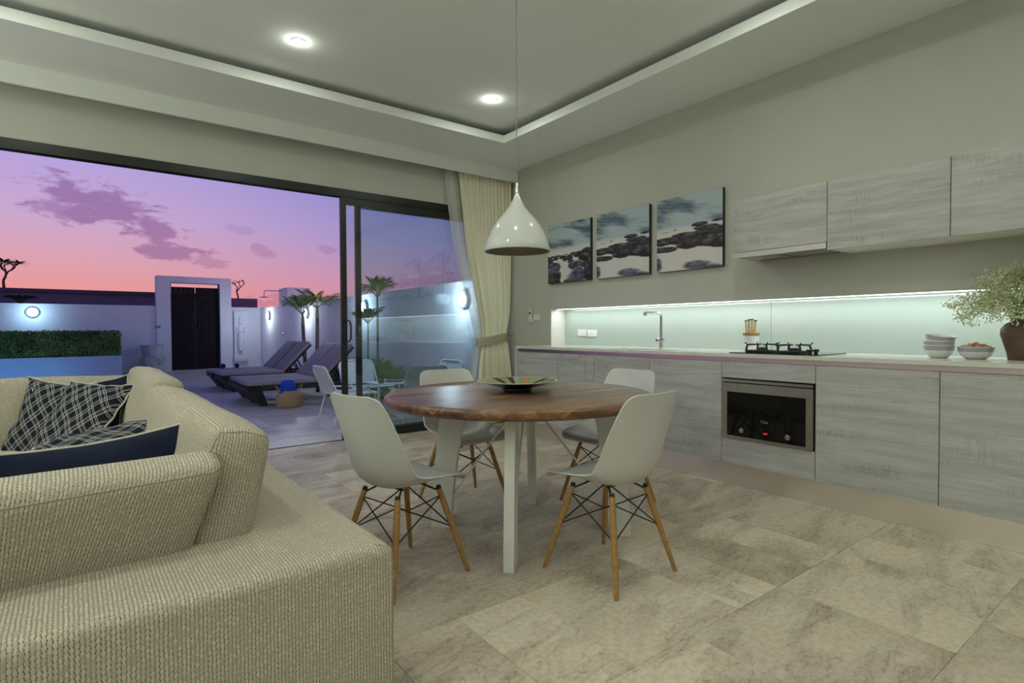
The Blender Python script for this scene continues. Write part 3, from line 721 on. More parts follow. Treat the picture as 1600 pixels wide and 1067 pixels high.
# gypsophila
gy = thing('flower_bouquet', 'airy bunch of tiny pale baby breath flowers in the brown vase', 'flowers', (3.90, .70, 1.12))
bs_, bf = bmesh.new(), bmesh.new(); rr = random.Random(4)
tips = []
for i in range(170):
    a = rr.random()*2*pi; e = math.acos(rr.uniform(-.12, 1)); L = rr.uniform(.13, .285)*(1.0 if rr.random() < .8 else 1.1)
    d = V((sin(e)*cos(a), sin(e)*sin(a), cos(e)*.9))
    if d.x > 0: L = min(L, .11/max(.01, d.x))
    p1 = V((rr.uniform(-.02, .02), rr.uniform(-.02, .02), .04)); p2 = p1+d*L*.5+V((0, 0, .05)); p3 = p1+d*L+V((0, 0, .02))
    add_tube(bs_, [(0, 0, -.06), p1, p2, p3], [.0011, .0010, .0007, .0004], 3, caps=False)
    for j in range(7):
        dd = V((rr.gauss(0, 1), rr.gauss(0, 1), rr.gauss(0, .8))).normalized()*rr.uniform(.02, .055); q = p3+dd
        if q.x > .21: q.x = .21
        add_tube(bs_, [p2.lerp(p3, .6), q], .0005, 3, caps=False); tips.append((q, p3))
        for _ in range(6):
            s3 = q+V((rr.gauss(0, .012), rr.gauss(0, .012), rr.gauss(0, .012)))
            r0 = rr.uniform(.0028, .0055)
            vv = [bf.verts.new(s3+V(c_)*r0) for c_ in ((1, 0, 0), (-1, 0, 0), (0, 1, 0), (0, -1, 0), (0, 0, 1), (0, 0, -1))]
            for a_, b2, c_ in ((0, 2, 4), (2, 1, 4), (1, 3, 4), (3, 0, 4), (2, 0, 5), (1, 2, 5), (3, 1, 5), (0, 3, 5)): bf.faces.new((vv[a_], vv[b2], vv[c_]))
obj('stems', bs_, mat('flower_stem', (.20, .30, .08), .6), gy, normals=False)['kind'] = 'stuff'
o_ = obj('blossoms', bf, mat('tiny_blossom', (.56, .58, .36), .7, var=.3, vs=40), gy, smooth=False, normals=False); o_['kind'] = 'stuff'

# ------------------------------------------------------------------ canvas prints
def vnoise(x, y, seed):
    xi = np.floor(x).astype(int); yi = np.floor(y).astype(int); xf = x-xi; yf = y-yi
    h = lambda a, b_: (np.sin(a*127.1+b_*311.7+seed*74.7)*43758.5453) % 1
    s = lambda q: q*q*(3-2*q); u_, v2 = s(xf), s(yf)
    return (h(xi, yi)*(1-u_)+h(xi+1, yi)*u_)*(1-v2)+(h(xi, yi+1)*(1-u_)+h(xi+1, yi+1)*u_)*v2
def fbm(x, y, seed, o=5):
    r = 0; a = .5
    for i in range(o): r = r+a*vnoise(x*2**i, y*2**i, seed+i); a *= .5
    return r
def sstep(x, a, b_): q = np.clip((x-a)/(b_-a), 0, 1); return q*q*(3-2*q)
def paint(kind, n=170):
    u_, v2 = np.meshgrid(np.linspace(0, 1, n), np.linspace(0, 1, n))
    L_ = lambda c: np.array(lin(c))[None, None, :]
    cl = fbm(u_*2.0+1.5*v2+min(kind, 1)*3, v2*8+u_*1.4, 5+min(kind, 1))
    st2 = fbm(u_*1.2, v2*26-u_*2, 9)
    sky = L_((78, 94, 116))*(1-sstep(cl, .33, .60))[..., None]+L_((168, 184, 190))*sstep(cl, .33, .60)[..., None]
    low = L_((205, 205, 203))*sstep(st2, .3, .55)[..., None]+L_((150, 158, 168))*(1-sstep(st2, .3, .55))[..., None]
    hz = sstep(v2, .64, .55)[..., None]
    img = sky*(1-hz)+low*hz
    sea = L_((212, 208, 206))+0*img
    b2 = sstep(v2, .53, .47)[..., None]; img = img*(1-b2)+sea*b2
    if kind == 0:
        rocks = [(.0, .45, .08, .018, 1), (.12, .455, .07, .018, 1), (.25, .46, .08, .018, 1), (.68, .46, .16, .03, 1), (.42, .38, .06, .03, 1), (.93, .27, .1, .1, 1), (.06, .40, .09, .04, 1), (.2, .42, .07, .03, 1), (.36, .43, .09, .035, 1), (.52, .41, .09, .05, 1), (.75, .44, .14, .05, 1), (.92, .47, .14, .06, 1), (.07, .335, .10, .04, 1), (.88, .38, .16, .07, 1), (.55, .34, .08, .035, 1),
                 (.15, .28, .17, .08, 0), (.12, .14, .20, .16, 0), (.68, .27, .20, .075, 0), (.72, .10, .26, .17, 2), (1.0, .12, .14, .22, 1), (.55, .0, .2, .06, 1), (.1, .02, .22, .07, 1), (.45, .47, .05, .01, 1), (.6, .48, .05, .01, 1)]
    else:
        rocks = [(.75, .40, .36, .085, 1), (.9, .48, .3, .05, 1), (.35, .455, .3, .022, 1), (.05, .44, .06, .025, 1), (.28, .44, .14, .035, 1), (.42, .48, .14, .035, 1), (.1, .39, .14, .04, 1), (.35, .40, .12, .06, 1), (.12, .30, .18, .055, 1), (.5, .33, .14, .06, 1), (.78, .53, .16, .05, 1), (.68, .585, .09, .035, 1), (.93, .60, .07, .02, 1), (.72, .45, .30, .06, 1),
                 (.95, .48, .22, .06, 1), (.8, .36, .34, .085, 1), (1.05, .32, .3, .09, 1), (.13, .545, .05, .006, 1), (.3, .56, .03, .006, 1), (.0, .10, .10, .13, 2), (.62, .05, .24, .075, 2), (.85, .0, .22, .06, 2)]
    for i, (cx, cy, rx, ry, k_) in enumerate(rocks):
        if kind and k_ == 1: rx *= 1.35; ry *= .82
        ny_ = fbm(u_*(9 if kind == 0 else 5)+i, v2*(14 if kind == 0 else 26)+i*3, 20+i)-.48
        d = np.sqrt(((u_-cx)/rx)**2+((v2-cy)/ry)**2)+ny_*.55
        mk = sstep(d, 1.04, .90 if k_ != 2 else .55)[..., None]
        tx = fbm(u_*12+i, v2*34+i, 50+i)
        hi = np.clip((v2-cy)/ry*.5+.5, 0, 1)
        dk = {1: ((18, 15, 22), (112, 106, 114)), 0: ((28, 27, 38), (126, 126, 144)), 2: ((54, 54, 80), (150, 152, 172))}[k_]
        w2 = np.clip(sstep(tx, .38, .66)*.75*(.15+1.2*hi*hi)+.22*hi**3, 0, 1)[..., None]
        img = img*(1-mk)+(L_(dk[0])*(1-w2)+L_(dk[1])*w2)*mk
    return img
def canvas(label, ya, yb, kind):
    c_ = thing('canvas_picture', label, 'picture', (XW, (ya+yb)/2, 1.6), group='three seascape canvases above the worktop')
    obj('stretcher', BX((XW-.034, yb, 1.593), (XW-.0005, ya, 2.217), .002, 1), mat('black_canvas_edge', (.03, .032, .04), .7), c_, world=True)
    n = 170; img = paint(kind, n)
    ys = np.linspace(ya-.001, yb+.001, n); zs = np.linspace(1.594, 2.216, n)
    vv = [(XW-.0349, ys[i], zs[j]) for j in range(n) for i in range(n)]
    ff = [(j*n+i, j*n+i+1, (j+1)*n+i+1, (j+1)*n+i) for j in range(n-1) for i in range(n-1)]
    me = bpy.data.meshes.new('print_face'); me.from_pydata(vv, [], ff); at = me.color_attributes.new('print', 'FLOAT_COLOR', 'POINT')
    at.data.foreach_set('color', np.concatenate([img.reshape(-1, 3), np.ones((n*n, 1))], 1).ravel()); me.materials.append(printm)
    o = bpy.data.objects.new('print_face', me); COL.objects.link(o); o.parent = c_; o.matrix_parent_inverse = parent_matrix(c_).inverted()
canvas('square canvas of round dark boulders and white surf, leftmost of three', 4.595, 3.95, 0)
canvas('square canvas of flat dark rocks and pale mist, middle of three', 3.865, 3.215, 1)
canvas('square canvas of flat dark rocks and pale mist, rightmost of three beside the wall cabinets', 3.13, 2.49, 2)

# ------------------------------------------------------------------ pendant lamp
pl_ = thing('pendant_lamp', 'glossy white bell-shaped pendant lamp hanging over the round table', 'lamp', (1.852, 2.393, ZT))
zb = 1.535; zc = lambda px_: (zb+(385-px_)*.00353)-ZT
prf = [(2.2, 296), (3.2, 300), (6, 307), (12.6, 320), (22, 331), (33, 343), (41.5, 356), (47, 369), (50, 379), (51.2, 387), (50.5, 388.5)]
outer = [(r*.00350, zc(p)) for r, p in prf]
inner = [(r-.004, z) for r, z in outer[::-1] if r > .02]
obj('shade', LATHE(outer, 56), pend_m, pl_)
obj('shade_inner', LATHE(inner+[(0, inner[-1][1])], 56), pend_in, pl_)
obj('cap', LATHE([(0, zc(283)), (.007, zc(283)), (.0085, zc(286)), (.0095, zc(297)), (0, zc(297))], 20), chrome, pl_)
obj('cord', TUBE([(0, 0, zc(284)), (0, 0, -.02)], .0024, 8), mat('grey_cord', (.25, .25, .24), .6), pl_)
obj('ceiling_rose', LATHE([(0, -.03), (.04, -.03), (.05, -.02), (.05, -.001), (0, -.001)], 24), white_metal, pl_)

# ------------------------------------------------------------------ dining table
TCx, TCy = 1.88, 2.42
dt = thing('dining_table', 'round dark wood dining table on white plate legs', 'table', (TCx, TCy, 0))
prt = [(0, .754), (.700, .754), (.716, .752), (.728, .744), (.732, .731), (.729, .716), (.718, .706), (.700, .703), (0, .703)]
o_ = obj('tabletop', LATHE(prt, 96), walnut, dt); 
LEG = [(1.513, 2.016), (2.213, 2.713), (1.54, 2.697), (2.23, 1.99)]
cl = V((1.874, 2.354, 0))
for (lx, ly) in LEG:
    d = V((lx, ly, 0))-cl; L = d.length; d.normalize(); s = V((-d.y, d.x, 0)); th2 = .024
    bm = bmesh.new()
    prof = [(-.055, 0), (.052, 0), (.047, .12), (.018, .45), (-.012, .702), (-.145, .702), (-.115, .50), (-.075, .22)]
    fr_, bk = [], []
    for (a, z) in prof:
        c0 = cl+d*(L+a)+V((0, 0, z)); fr_.append(bm.verts.new(c0+s*th2)); bk.append(bm.verts.new(c0-s*th2))
    bm.faces.new(fr_); bm.faces.new(bk[::-1])
    for i in range(len(prof)):
        j = (i+1) % len(prof); bm.faces.new((fr_[i], bk[i], bk[j], fr_[j]))
    bevel(bm, .003, 1, 50)
    obj('leg', bm, white_metal, dt, world=True)
    a = cl+d*(L-.075)+V((0, 0, .19)); b_ = cl+d*.03+V((0, 0, .700))
    obj('brace_rod', TUBE([a, b_], .006, 8), white_metal, dt, world=True)
obj('hub_plate', BX((cl.x-.06, cl.y-.06, .694), (cl.x+.06, cl.y+.06, .7029), .003), white_metal, dt, world=True)
pt = thing('platter', 'shallow round platter with radial coloured stripes and black outside', 'platter', (1.893, 2.452, .755))
obj('outer_shell', LATHE([(0, 0), (.078, 0), (.084, .006), (.085, .016), (.15, .034), (.221, .0555), (.222, .0585)], 56), gloss_black, pt)
obj('striped_inside', LATHE([(.222, .0585), (.214, .058), (.15, .041), (.09, .026), (.0, .022)], 56), stripe, pt)
obj('rim', TUBE([(cos(2*pi*k/64)*.2215, sin(2*pi*k/64)*.2215, .0587) for k in range(64)], .0022, 6, closed=True), mat('pale_rim_glaze', (.5, .5, .45), .3), pt)

# ------------------------------------------------------------------ shell chairs
def catmull(ts, ks, t_):
    i = max(0, min(len(ts)-2, np.searchsorted(ts, t_)-1)); p = lambda j: ks[max(0, min(len(ks)-1, j))]
    u_ = (t_-ts[i])/(ts[i+1]-ts[i]); a, b_, c, d = p(i-1), p(i), p(i+1), p(i+2)
    return .5*((2*b_)+(-a+c)*u_+(2*a-5*b_+4*c-d)*u_*u_+(-a+3*b_-3*c+d)*u_**3)
def shell_bm():
    #      y     z    hw    curl
    K = [(.232, .408, .165, .00), (.226, .424, .190, .002), (.195, .436, .210, .012), (.11, .430, .228, .034), (.0, .420, .236, .056), (-.09, .417, .237, .074), (-.15, .432, .236, .086),
         (-.193, .472, .234, .090), (-.218, .535, .231, .082), (-.238, .62, .226, .066), (-.258, .71, .216, .046), (-.272, .772, .204, .032), (-.280, .806, .190, .022), (-.284, .822, .168, .014), (-.286, .830, .135, .008)]
    ts = np.arange(len(K)); nt, ns = 44, 22; bm = bmesh.new(); G = []
    for i in range(nt+1):
        tt = i/nt*(len(K)-1)
        y, z, hw, cu = [catmull(ts, [k[j] for k in K], tt) for j in range(4)]
        y2, z2 = [catmull(ts, [k[j] for k in K], min(len(K)-1, tt+.05)) for j in range(2)]; y1, z1 = [catmull(ts, [k[j] for k in K], max(0, tt-.05)) for j in range(2)]
        tv = V((0, y2-y1, z2-z1)).normalized(); nv = V((0, tv.z, -tv.y)); 
        if nv.z < 0 and tt < 6: nv = -nv
        if nv.y < 0 and tt >= 6: nv = -nv
        row = []
        for j in range(ns+1):
            s = -1+2*j/ns
            row.append(bm.verts.new(V((s*hw*.95, y*(.93 if y < 0 else 1), z))+nv*(cu*abs(s)**2.3)))
        G.append(row)
    for i in range(nt):
        for j in range(ns): bm.faces.new((G[i][j], G[i][j+1], G[i+1][j+1], G[i+1][j]))
    bmesh.ops.recalc_face_normals(bm, faces=bm.faces)
    geo = bmesh.ops.solidify(bm, geom=bm.faces[:], thickness=.0065)
    return bm
def make_chair():
    c = thing('dining_chair', '', 'chair')
    obj('seat_shell', shell_bm(), white_pl, c, ang=60)
    lp = {}
    for sx in (-1, 1):
        for sy in (-1, 1):
            top = V((sx*.118, .0+sy*.112, .390)); foot = V((sx*.210, .0+sy*.210, .0)); lp[(sx, sy)] = (top, foot)
            at = lambda q, top=top, foot=foot: foot.lerp(top, q)
            lg = obj('leg', TUBE([at(0), at(.02), at(.45), at(.80), at(.98)], [.0092, .0102, .0136, .0142, .0125], 10), beech, c)
            obj('glide', TUBE([at(-.001), at(.012)], .0092, 10), blackm, lg)
            obj('bracket', TUBE([at(.978), at(1.0)+V((0, 0, .006))], [.0130, .010], 8), blackm, lg)
    bm = bmesh.new(); P_ = lambda k, q: lp[k][1].lerp(lp[k][0], q)
    ks = [(-1, -1), (1, -1), (1, 1), (-1, 1)]
    for i in range(4):
        a, b_ = ks[i], ks[(i+1) % 4]
        add_tube(bm, [P_(a, .90), P_(b_, .53)], .0033, 6); add_tube(bm, [P_(b_, .90), P_(a, .53)], .0033, 6)
    obj('cross_wires', bm, blackm, c)
    bm = bmesh.new()
    for k in ks:
        add_tube(bm, [P_(k, .95), V((k[0]*.075, k[1]*.06, .404))], .0045, 6)
    add_tube(bm, [(-.085, -.06, .405), (.085, -.06, .405)], .005, 6); add_tube(bm, [(-.085, .06, .405), (.085, .06, .405)], .005, 6)
    obj('seat_mount', bm, blackm, c)
    return c
ch0 = make_chair()
CH = [(1.868, 1.735, 3.5, 'white moulded shell chair with its back to the view, right front of the table'),
      (1.10, 2.28, -78.5, 'white moulded shell chair beside the sofa, left of the table'),
      (1.885, 3.01, 177, 'white moulded shell chair behind the table, near the glass door'),
      (2.60, 2.43, 92, 'white moulded shell chair on the kitchen side of the table')]
for i, (x, y, a, lb) in enumerate(CH):
    c = ch0 if i == 0 else copy_tree(ch0)
    c.location = (x, y, 0); c.rotation_euler = (0, 0, R_(a)); c['label'] = lb; c['group'] = 'white shell chairs around the dining table'

# ------------------------------------------------------------------ sofa
SO = V((.612, 1.3125, 0)); SA = R_(1.5)
sofa = thing('sofa', 'large oatmeal woven sofa with low arms and loose cushions', 'sofa', SO, SA)
bm = bmesh.new(); LN = 3.42
pg = [(0, 0), (0, LN), (-1.4, LN), (-1.4, LN-.3), (-.31, LN-.3), (-.31, .345), (-1.4, .345), (-1.4, 0)]
lo = [bm.verts.new((x, y, .05)) for x, y in pg]; hi = [bm.verts.new((x, y, .55)) for x, y in pg]
bm.faces.new(lo[::-1]); bm.faces.new(hi)
for i in range(8): bm.faces.new((lo[i], lo[(i+1) % 8], hi[(i+1) % 8], hi[i]))
bmesh.ops.recalc_face_normals(bm, faces=bm.faces)
te = [e for e in bm.edges if all(v_.co.z > .5 for v_ in e.verts)]; ve = [e for e in bm.edges if abs(e.verts[0].co.z-e.verts[1].co.z) > .3]
bmesh.ops.bevel(bm, geom=ve, offset=.012, segments=3, affect='EDGES')
te = [e for e in bm.edges if all(v_.co.z > .5 for v_ in e.verts) and len(e.link_faces) == 2 and e.calc_face_angle(0) > .8]
bmesh.ops.bevel(bm, geom=te, offset=.032, segments=5, profile=.5, affect='EDGES')
o_ = obj('frame', bm, sofa_f, sofa, uv=True, ang=50)
obj('seat_deck', BX((-1.395, .30, .08), (-.25, 3.13, .395), .01), sofa_f, sofa, uv=True)
for (x, y) in ((-.06, .06), (-1.3, .06), (-.06, LN-.06), (-1.3, LN-.06)): obj('foot', LATHE([(0, 0), (.02, 0), (.026, .05), (0, .05)], 12, (x, y, 0)), blackm, sofa)
def soft(lx, ly, lz, r=.05, crown=.02, seg=14, seed=0, amp=.006):
    """rounded, slightly crowned box centred at origin"""
    bm = bmesh.new(); add_box(bm, (-lx/2, -ly/2, -lz/2), (lx/2, ly/2, lz/2))
    nn = [max(4, int(l/.035)) for l in (lx, ly, lz)]
    bm.free(); bm = bmesh.new(); dims = (lx, ly, lz); vm = {}
    def vert(p):
        key = tuple(round(c, 5) for c in p)
        if key in vm: return vm[key]
        q = V(p); core = V([max(-dims[i]/2+r, min(dims[i]/2-r, q[i])) for i in range(3)])
        dl = q-core
        if dl.length > 1e-9: q = core+dl.normalized()*min(r, dl.length if sum(abs(c) > 1e-6 for c in dl) > 1 else r) if sum(abs(c) > 1e-6 for c in dl) > 1 else q
        for i in range(3):
            a, b_ = (i+1) % 3, (i+2) % 3
            w_ = (1-(2*q[a]/dims[a])**2)*(1-(2*q[b_]/dims[b_])**2)
            q[i] += (1 if q[i] > 0 else -1)*max(0, w_)*crown*min(1, abs(q[i])/(dims[i]/2))*(1.0 if dims[i] == min(dims) else .45)
        q += V((sin(q.y*9+seed)+sin(q.z*13+seed*2), sin(q.x*8+seed*3)+sin(q.z*10+seed), sin(q.x*7+seed)+sin(q.y*6+seed*5)))*amp*.5
        vm[key] = bm.verts.new(q); return vm[key]
    for ax in range(3):
        a, b_ = (ax+1) % 3, (ax+2) % 3
        for sgn in (-1, 1):
            for i in range(nn[a]):
                for j in range(nn[b_]):
                    q = []
                    for (di, dj) in ((0, 0), (1, 0), (1, 1), (0, 1)):
                        p = [0, 0, 0]; p[ax] = sgn*dims[ax]/2
                        def g_(k, n_, L_):   # denser at the edges so that the round reads
                            s_ = k/n_*2-1; return math.copysign(abs(s_)**.8, s_)*L_/2
                        p[a] = g_(i+di, nn[a], dims[a]); p[b_] = g_(j+dj, nn[b_], dims[b_]); q.append(vert(p))
                    try: bm.faces.new(q if sgn > 0 else q[::-1])
                    except ValueError: pass
    return bm
def seam(lx, ly, lz, axis, off, r):
    """cord around a cushion, at plane axis=off"""
    dims = [lx, ly, lz]; a, b_ = [(1, 2), (0, 2), (0, 1)][axis]; pts = []
    hx, hy = dims[a]/2, dims[b_]/2; rc = .04
    for (cx, cy, a0) in ((hx-rc, hy-rc, 0), (-hx+rc, hy-rc, 90), (-hx+rc, -hy+rc, 180), (hx-rc, -hy+rc, 270)):
        for k in range(5):
            an_ = R_(a0+k*22.5); p = [0, 0, 0]; p[axis] = off; p[a] = cx+rc*cos(an_); p[b_] = cy+rc*sin(an_); pts.append(tuple(p))
    return pts
def cushion(name, dims, mtx, m_, seed, crown=.03, r=.05):
    o = obj(name, XF(soft(*dims, r=r, crown=crown, seed=seed), Matrix.Identity(4)), m_, sofa, uv=True, ang=70)
    o.matrix_local = mtx; return o
T = Matrix.Translation; RX = lambda a: Matrix.Rotation(R_(a), 4, 'X'); RY = lambda a: Matrix.Rotation(R_(a), 4, 'Y'); RZ = lambda a: Matrix.Rotation(R_(a), 4, 'Z')
for (v0, v1) in ((.32, 1.70), (1.71, 3.10)): cushion('seat_cushion', (1.12, v1-v0, .24), T((-.83, (v0+v1)/2, .30)), sofa_fine, 3+v0, .015, .04)
def taper(o, k, h_):
    for v_ in o.data.vertices:
        if v_.co.x > 0: v_.co.x += k*(v_.co.z/h_-.5)*min(1, v_.co.x/.3)
bc = cushion('back_cushion', (.160, 1.50, .41), T((-.326, 1.065, .632)) @ RY(13), sofa_f, 1., .03, .045)
bd = cushion('back_cushion', (.145, 1.26, .46), T((-.315, 2.47, .640)) @ RY(12), sofa_f, 5., .035, .045)
nc = cushion('arm_cushion', (1.06, .125, .40), T((-.872, .345, .574)) @ RY(-1.6) @ RX(15), sofa_f, 2., .018, .022); taper(nc, .13, .40)
fc = cushion('arm_cushion', (1.02, .15, .41), T((-.845, 3.11, .600)) @ RX(-12), sofa_f, 8., .03, .03)
xr = .53
seam_m = mat('seam_thread', (.24, .205, .14), .95)
obj('seam', TUBE([(-.55, -.088, .190), (-.2, -.092, .194), (.2, -.092, .194), (xr-.03, -.082, .190), (xr-.002, -.05, .188), (xr-.002, .05, .188)], .0014, 5), seam_m, nc)
obj('seam', TUBE([(-.075, -.742, -.18), (-.078, -.748, .12), (-.06, -.75, .19), (.0, -.752, .2), (.06, -.75, .19)], .0014, 5), seam_m, bc)

# throw pillows
def pillow_bm(w_, h_, t_, n=28, seed=0):
    fr_, bk = bmesh.new(), bmesh.new(); edge = []
    def P_(u_, v2, side):
        a, b_ = abs(u_), abs(v2)
        x = u_*w_/2*(1-.055*(1-b_**2)*a**4*1.0); y = v2*h_/2*(1-.055*(1-a**2)*b_**4)
        x *= 1-.05*(1-b_*b_); y *= 1-.05*(1-a*a)
        th_ = t_/2*((1-a**2.6)*(1-b**2.6) if False else max(0, (1-a**2.8))**.55*max(0, (1-b_**2.8))**.55)
        wr = .006*sin(7*u_+seed)*sin(6*v2+2*seed)+.004*sin(15*u_*v2+seed)
        z = side*th_+wr*(1 if side > 0 else 1)+.018*sin(seed+2.1*u_)*b_**3+.014*cos(seed*2+3*v2)*a**3
        return V((x, y, z))
    for bm_, side in ((fr_, 1), (bk, -1)):
        uvl = bm_.loops.layers.uv.new('UVMap')
        G = [[bm_.verts.new(P_(-1+2*i/n, -1+2*j/n, side)) for j in range(n+1)] for i in range(n+1)]
        for i in range(n):
            for j in range(n):
                ix = [(i, j), (i+1, j), (i+1, j+1), (i, j+1)]
                if side < 0: ix = ix[::-1]
                f_ = bm_.faces.new([G[a][b_] for a, b_ in ix])
                for lp_, (a, b_) in zip(f_.loops, ix): lp_[uvl].uv = (a/n, b_/n)
    for i in range(n): edge.append(P_(-1+2*i/n, -1, 0))
    for j in range(n): edge.append(P_(1, -1+2*j/n, 0))
    for i in range(n): edge.append(P_(1-2*i/n, 1, 0))
    for j in range(n): edge.append(P_(-1, 1-2*j/n, 0))
    return fr_, bk, edge
def pillow(label, loc, rot, w_=.48, h_=.48, t_=.13, seed=0):
    p = thing('throw_pillow', label, 'pillow', (0, 0, 0), group='navy pillows on the sofa')
    f_, b_, e_ = pillow_bm(w_, h_, t_, seed=seed)
    obj('patterned_front', f_, stitch, p, ang=80, normals=False); obj('plain_back', b_, navy, p, ang=80, normals=False)
    obj('piping', TUBE(e_, .0048, 7, closed=True), piping_m, p)
    p.matrix_world = T(SO) @ RZ(1.5) @ T(loc) @ rot
    return p
# local frame: x to the right, y away from the viewer, z up; front of a pillow is its local +z
def place_pillow(p, loc, rv):
    a = V(rv); p.matrix_world = T(loc) @ Matrix.Rotation(a.length, 4, a.normalized())
pillow('navy pillow with plain back towards the viewer and cream piping, nearest of all', (-.60, .66, .582), RY(-7) @ RZ(-4) @ RX(-104) @ RZ(2), .54, .44, .12, 1.)
I4 = Matrix.Identity(4)
place_pillow(pillow('navy pillow lying behind the nearest one, stitched side up', (0, 0, 0), I4, .52, .42, .10, 2.3), (-.015, 2.67, .612), (.32, -.30, -.33))
place_pillow(pillow('navy pillow with white diamond stitching, leaning in the middle of the pile', (0, 0, 0), I4, .48, .48, .14, 3.4), (-.0591, 3.7868, .6117), (.9432, -.4956, -.8432))
place_pillow(pillow('navy diamond stitched pillow at the back left of the pile by the far cushion', (0, 0, 0), I4, .48, .48, .14, 4.1), (-.2098, 4.1184, .5888), (1.1879, -.5065, -.7878))
pillow('navy pillow tucked in the far sofa corner, only one plain corner showing', (-.57, 2.86, .585), RY(-8) @ RZ(-6) @ RX(-104), .46, .44, .10, 5.6)

# ------------------------------------------------------------------ curtain
cu_ = thing('curtain', 'long cream curtain gathered by a tie-back beside the glass door', 'curtain', (3.6, 5.27, 0))
def prof_lr(z):
    L_ = [(0, 3.36), (.35, 3.39), (.8, 3.45), (.96, 3.49), (1.04, 3.485), (1.25, 3.43), (1.6, 3.33), (2.1, 3.20), (2.5, 3.14), (2.83, 3.10), (3.03, 3.10)]
    R__ = [(0, 4.0), (.5, 3.985), (.90, 3.93), (.99, 3.90), (1.08, 3.905), (1.3, 3.95), (1.8, 3.965), (2.5, 3.985), (3.03, 3.99)]
    return np.interp(z, *zip(*L_)), np.interp(z, *zip(*R__))
def drape(name, u0, u1, m_, yo, folds, amp, seed, nz=60, nu=230):
    bm = bmesh.new(); uvl = bm.loops.layers.uv.new('UVMap'); G = []
    for j in range(nz+1):
        z = .012+3.01*j/nz; l, r_ = prof_lr(z); row = []
        for i in range(nu+1):
            s = u0+(u1-u0)*i/nu; wd = (r_-l)/.89
            tight = min(1., abs(z-.99)/.35+.35)
            ph = 2*pi*folds*(s+.012*sin(z*2+seed)*sin(s*9)); y = yo+amp*tight*(sin(ph)+.35*sin(ph*2.3+seed)+.25*sin(ph*.43+z))*(.7+.3*sin(seed+s*5))
            sag = .02*sin(ph*.5)*sin(z*1.3)
            row.append(bm.verts.new((l+(r_-l)*s+sag*.3, y, z)))
        G.append(row)
    for j in range(nz):
        for i in range(nu):
            f_ = bm.faces.new((G[j][i], G[j][i+1], G[j+1][i+1], G[j+1][i]))
            for lp_, (a, b_) in zip(f_.loops, ((i, j), (i+1, j), (i+1, j+1), (i, j+1))): lp_[uvl].uv = (a/nu*1.6*(u1-u0), b_/nz*3)
    return obj(name, bm, m_, cu_, world=True, ang=80, normals=False)
drape('drape', .17, 1.0, curt, 5.262, 17, .015, 1.)
drape('sheer_layer', 0, .34, sheer, 5.305, 5, .014, 2.2, nu=90)
bm = bmesh.new()
ring = []
for k in range(48):
    a = 2*pi*k/48; cx_ = 3.70; ring.append((cx_+.222*cos(a), 5.272+.062*sin(a), .985-.030*sin(a)*0+.035*cos(a)))
gl_, gh = [], []
for (x, y, z) in ring: gl_.append(bm.verts.new((x, y, z-.05-.018*max(0, -cos((x-3.7)/.222*1.2))))); gh.append(bm.verts.new((x, y, z+.045)))
for k in range(48): bm.faces.new((gl_[k], gl_[(k+1) % 48], gh[(k+1) % 48], gh[k]))
bmesh.ops.solidify(bm, geom=bm.faces[:], thickness=.006)
obj('tie_back', bm, mat('cream_tie', (.68, .65, .48), .9), cu_, world=True, ang=80)
obj('wall_hook', TUBE([(XW, 5.27, 1.03), (3.93, 5.27, 1.025), (3.915, 5.27, 1.05)], .005, 6), steel, cu_, world=True)
obj('curtain_rail', BX((-3.2, 5.26, 3.02), (4.0, 5.28, 3.035)), white_metal, cu_, world=True)

# ================================================================== garden
GY = 17.55
struct('wall_garden_far', BX((-14, GY, -.3), (1.36, GY+.2, 1.77)), whitewall, label='white garden boundary wall with the round lamp')
struct('wall_garden_far_right', BX((3.17, GY, -.3), (4.15, GY+.2, 1.77)), whitewall, label='short white garden wall with the carved panel')
struct('wall_garden_right', BX((3.95, 5.52, -.3), (4.15, GY, 1.745)), whitewall, label='long white garden wall along the patio')
gf = thing('gateway', 'tall pale blue-white gateway frame around the dark gate', 'gateway', (2.28, GY, 0))
obj('pier', BX((1.36, GY-.06, 0), (1.685, GY+.30, 2.58), .004), whitewall, gf, world=True)
obj('pier', BX((2.88, GY-.06, 0), (3.17, GY+.30, 2.58), .004), whitewall, gf, world=True)
obj('lintel', BX((1.685, GY-.06, 2.41), (2.88, GY+.30, 2.58), .004), whitewall, gf, world=True)
for si, (xa, xb) in enumerate(((1.715, 2.276), (2.288, 2.85))):
    g_ = thing('gate_leaf', 'dark vertical plank gate leaf, %s one' % ('left' if si == 0 else 'right'), 'gate', (xa, GY+.08, 0), group='dark wooden gate leaves')
    n = 5; w_ = (xb-xa)/n
    for k in range(n): obj('plank', BX((xa+k*w_+.002, GY+.06, .03), (xa+(k+1)*w_-.002, GY+.09, 2.30), .004, 1), gate_wood, g_, world=True)
    for z in (.3, 2.0): obj('ledge', BX((xa, GY+.09, z), (xb, GY+.12, z+.12)), gate_wood, g_, world=True)
    hx = xb-.07 if si == 0 else xa+.07
    obj('handle', TUBE([(hx, GY+.06, 1.32), (hx, GY+.02, 1.30), (hx, GY+.02, 1.12), (hx, GY+.06, 1.10)], .010, 6), blackm, g_, world=True)
    px_ = xa-.018 if si == 0 else xb+.018
    obj('hinge_post', BX((px_-.014, GY+.05, 0), (px_+.014, GY+.10, 2.40)), blackm, g_, world=True)
struct('trim_1', BX((1.685, GY-.1, -.05), (2.88, GY+.3, .012)), trav_out, label='threshold slab under the gate')
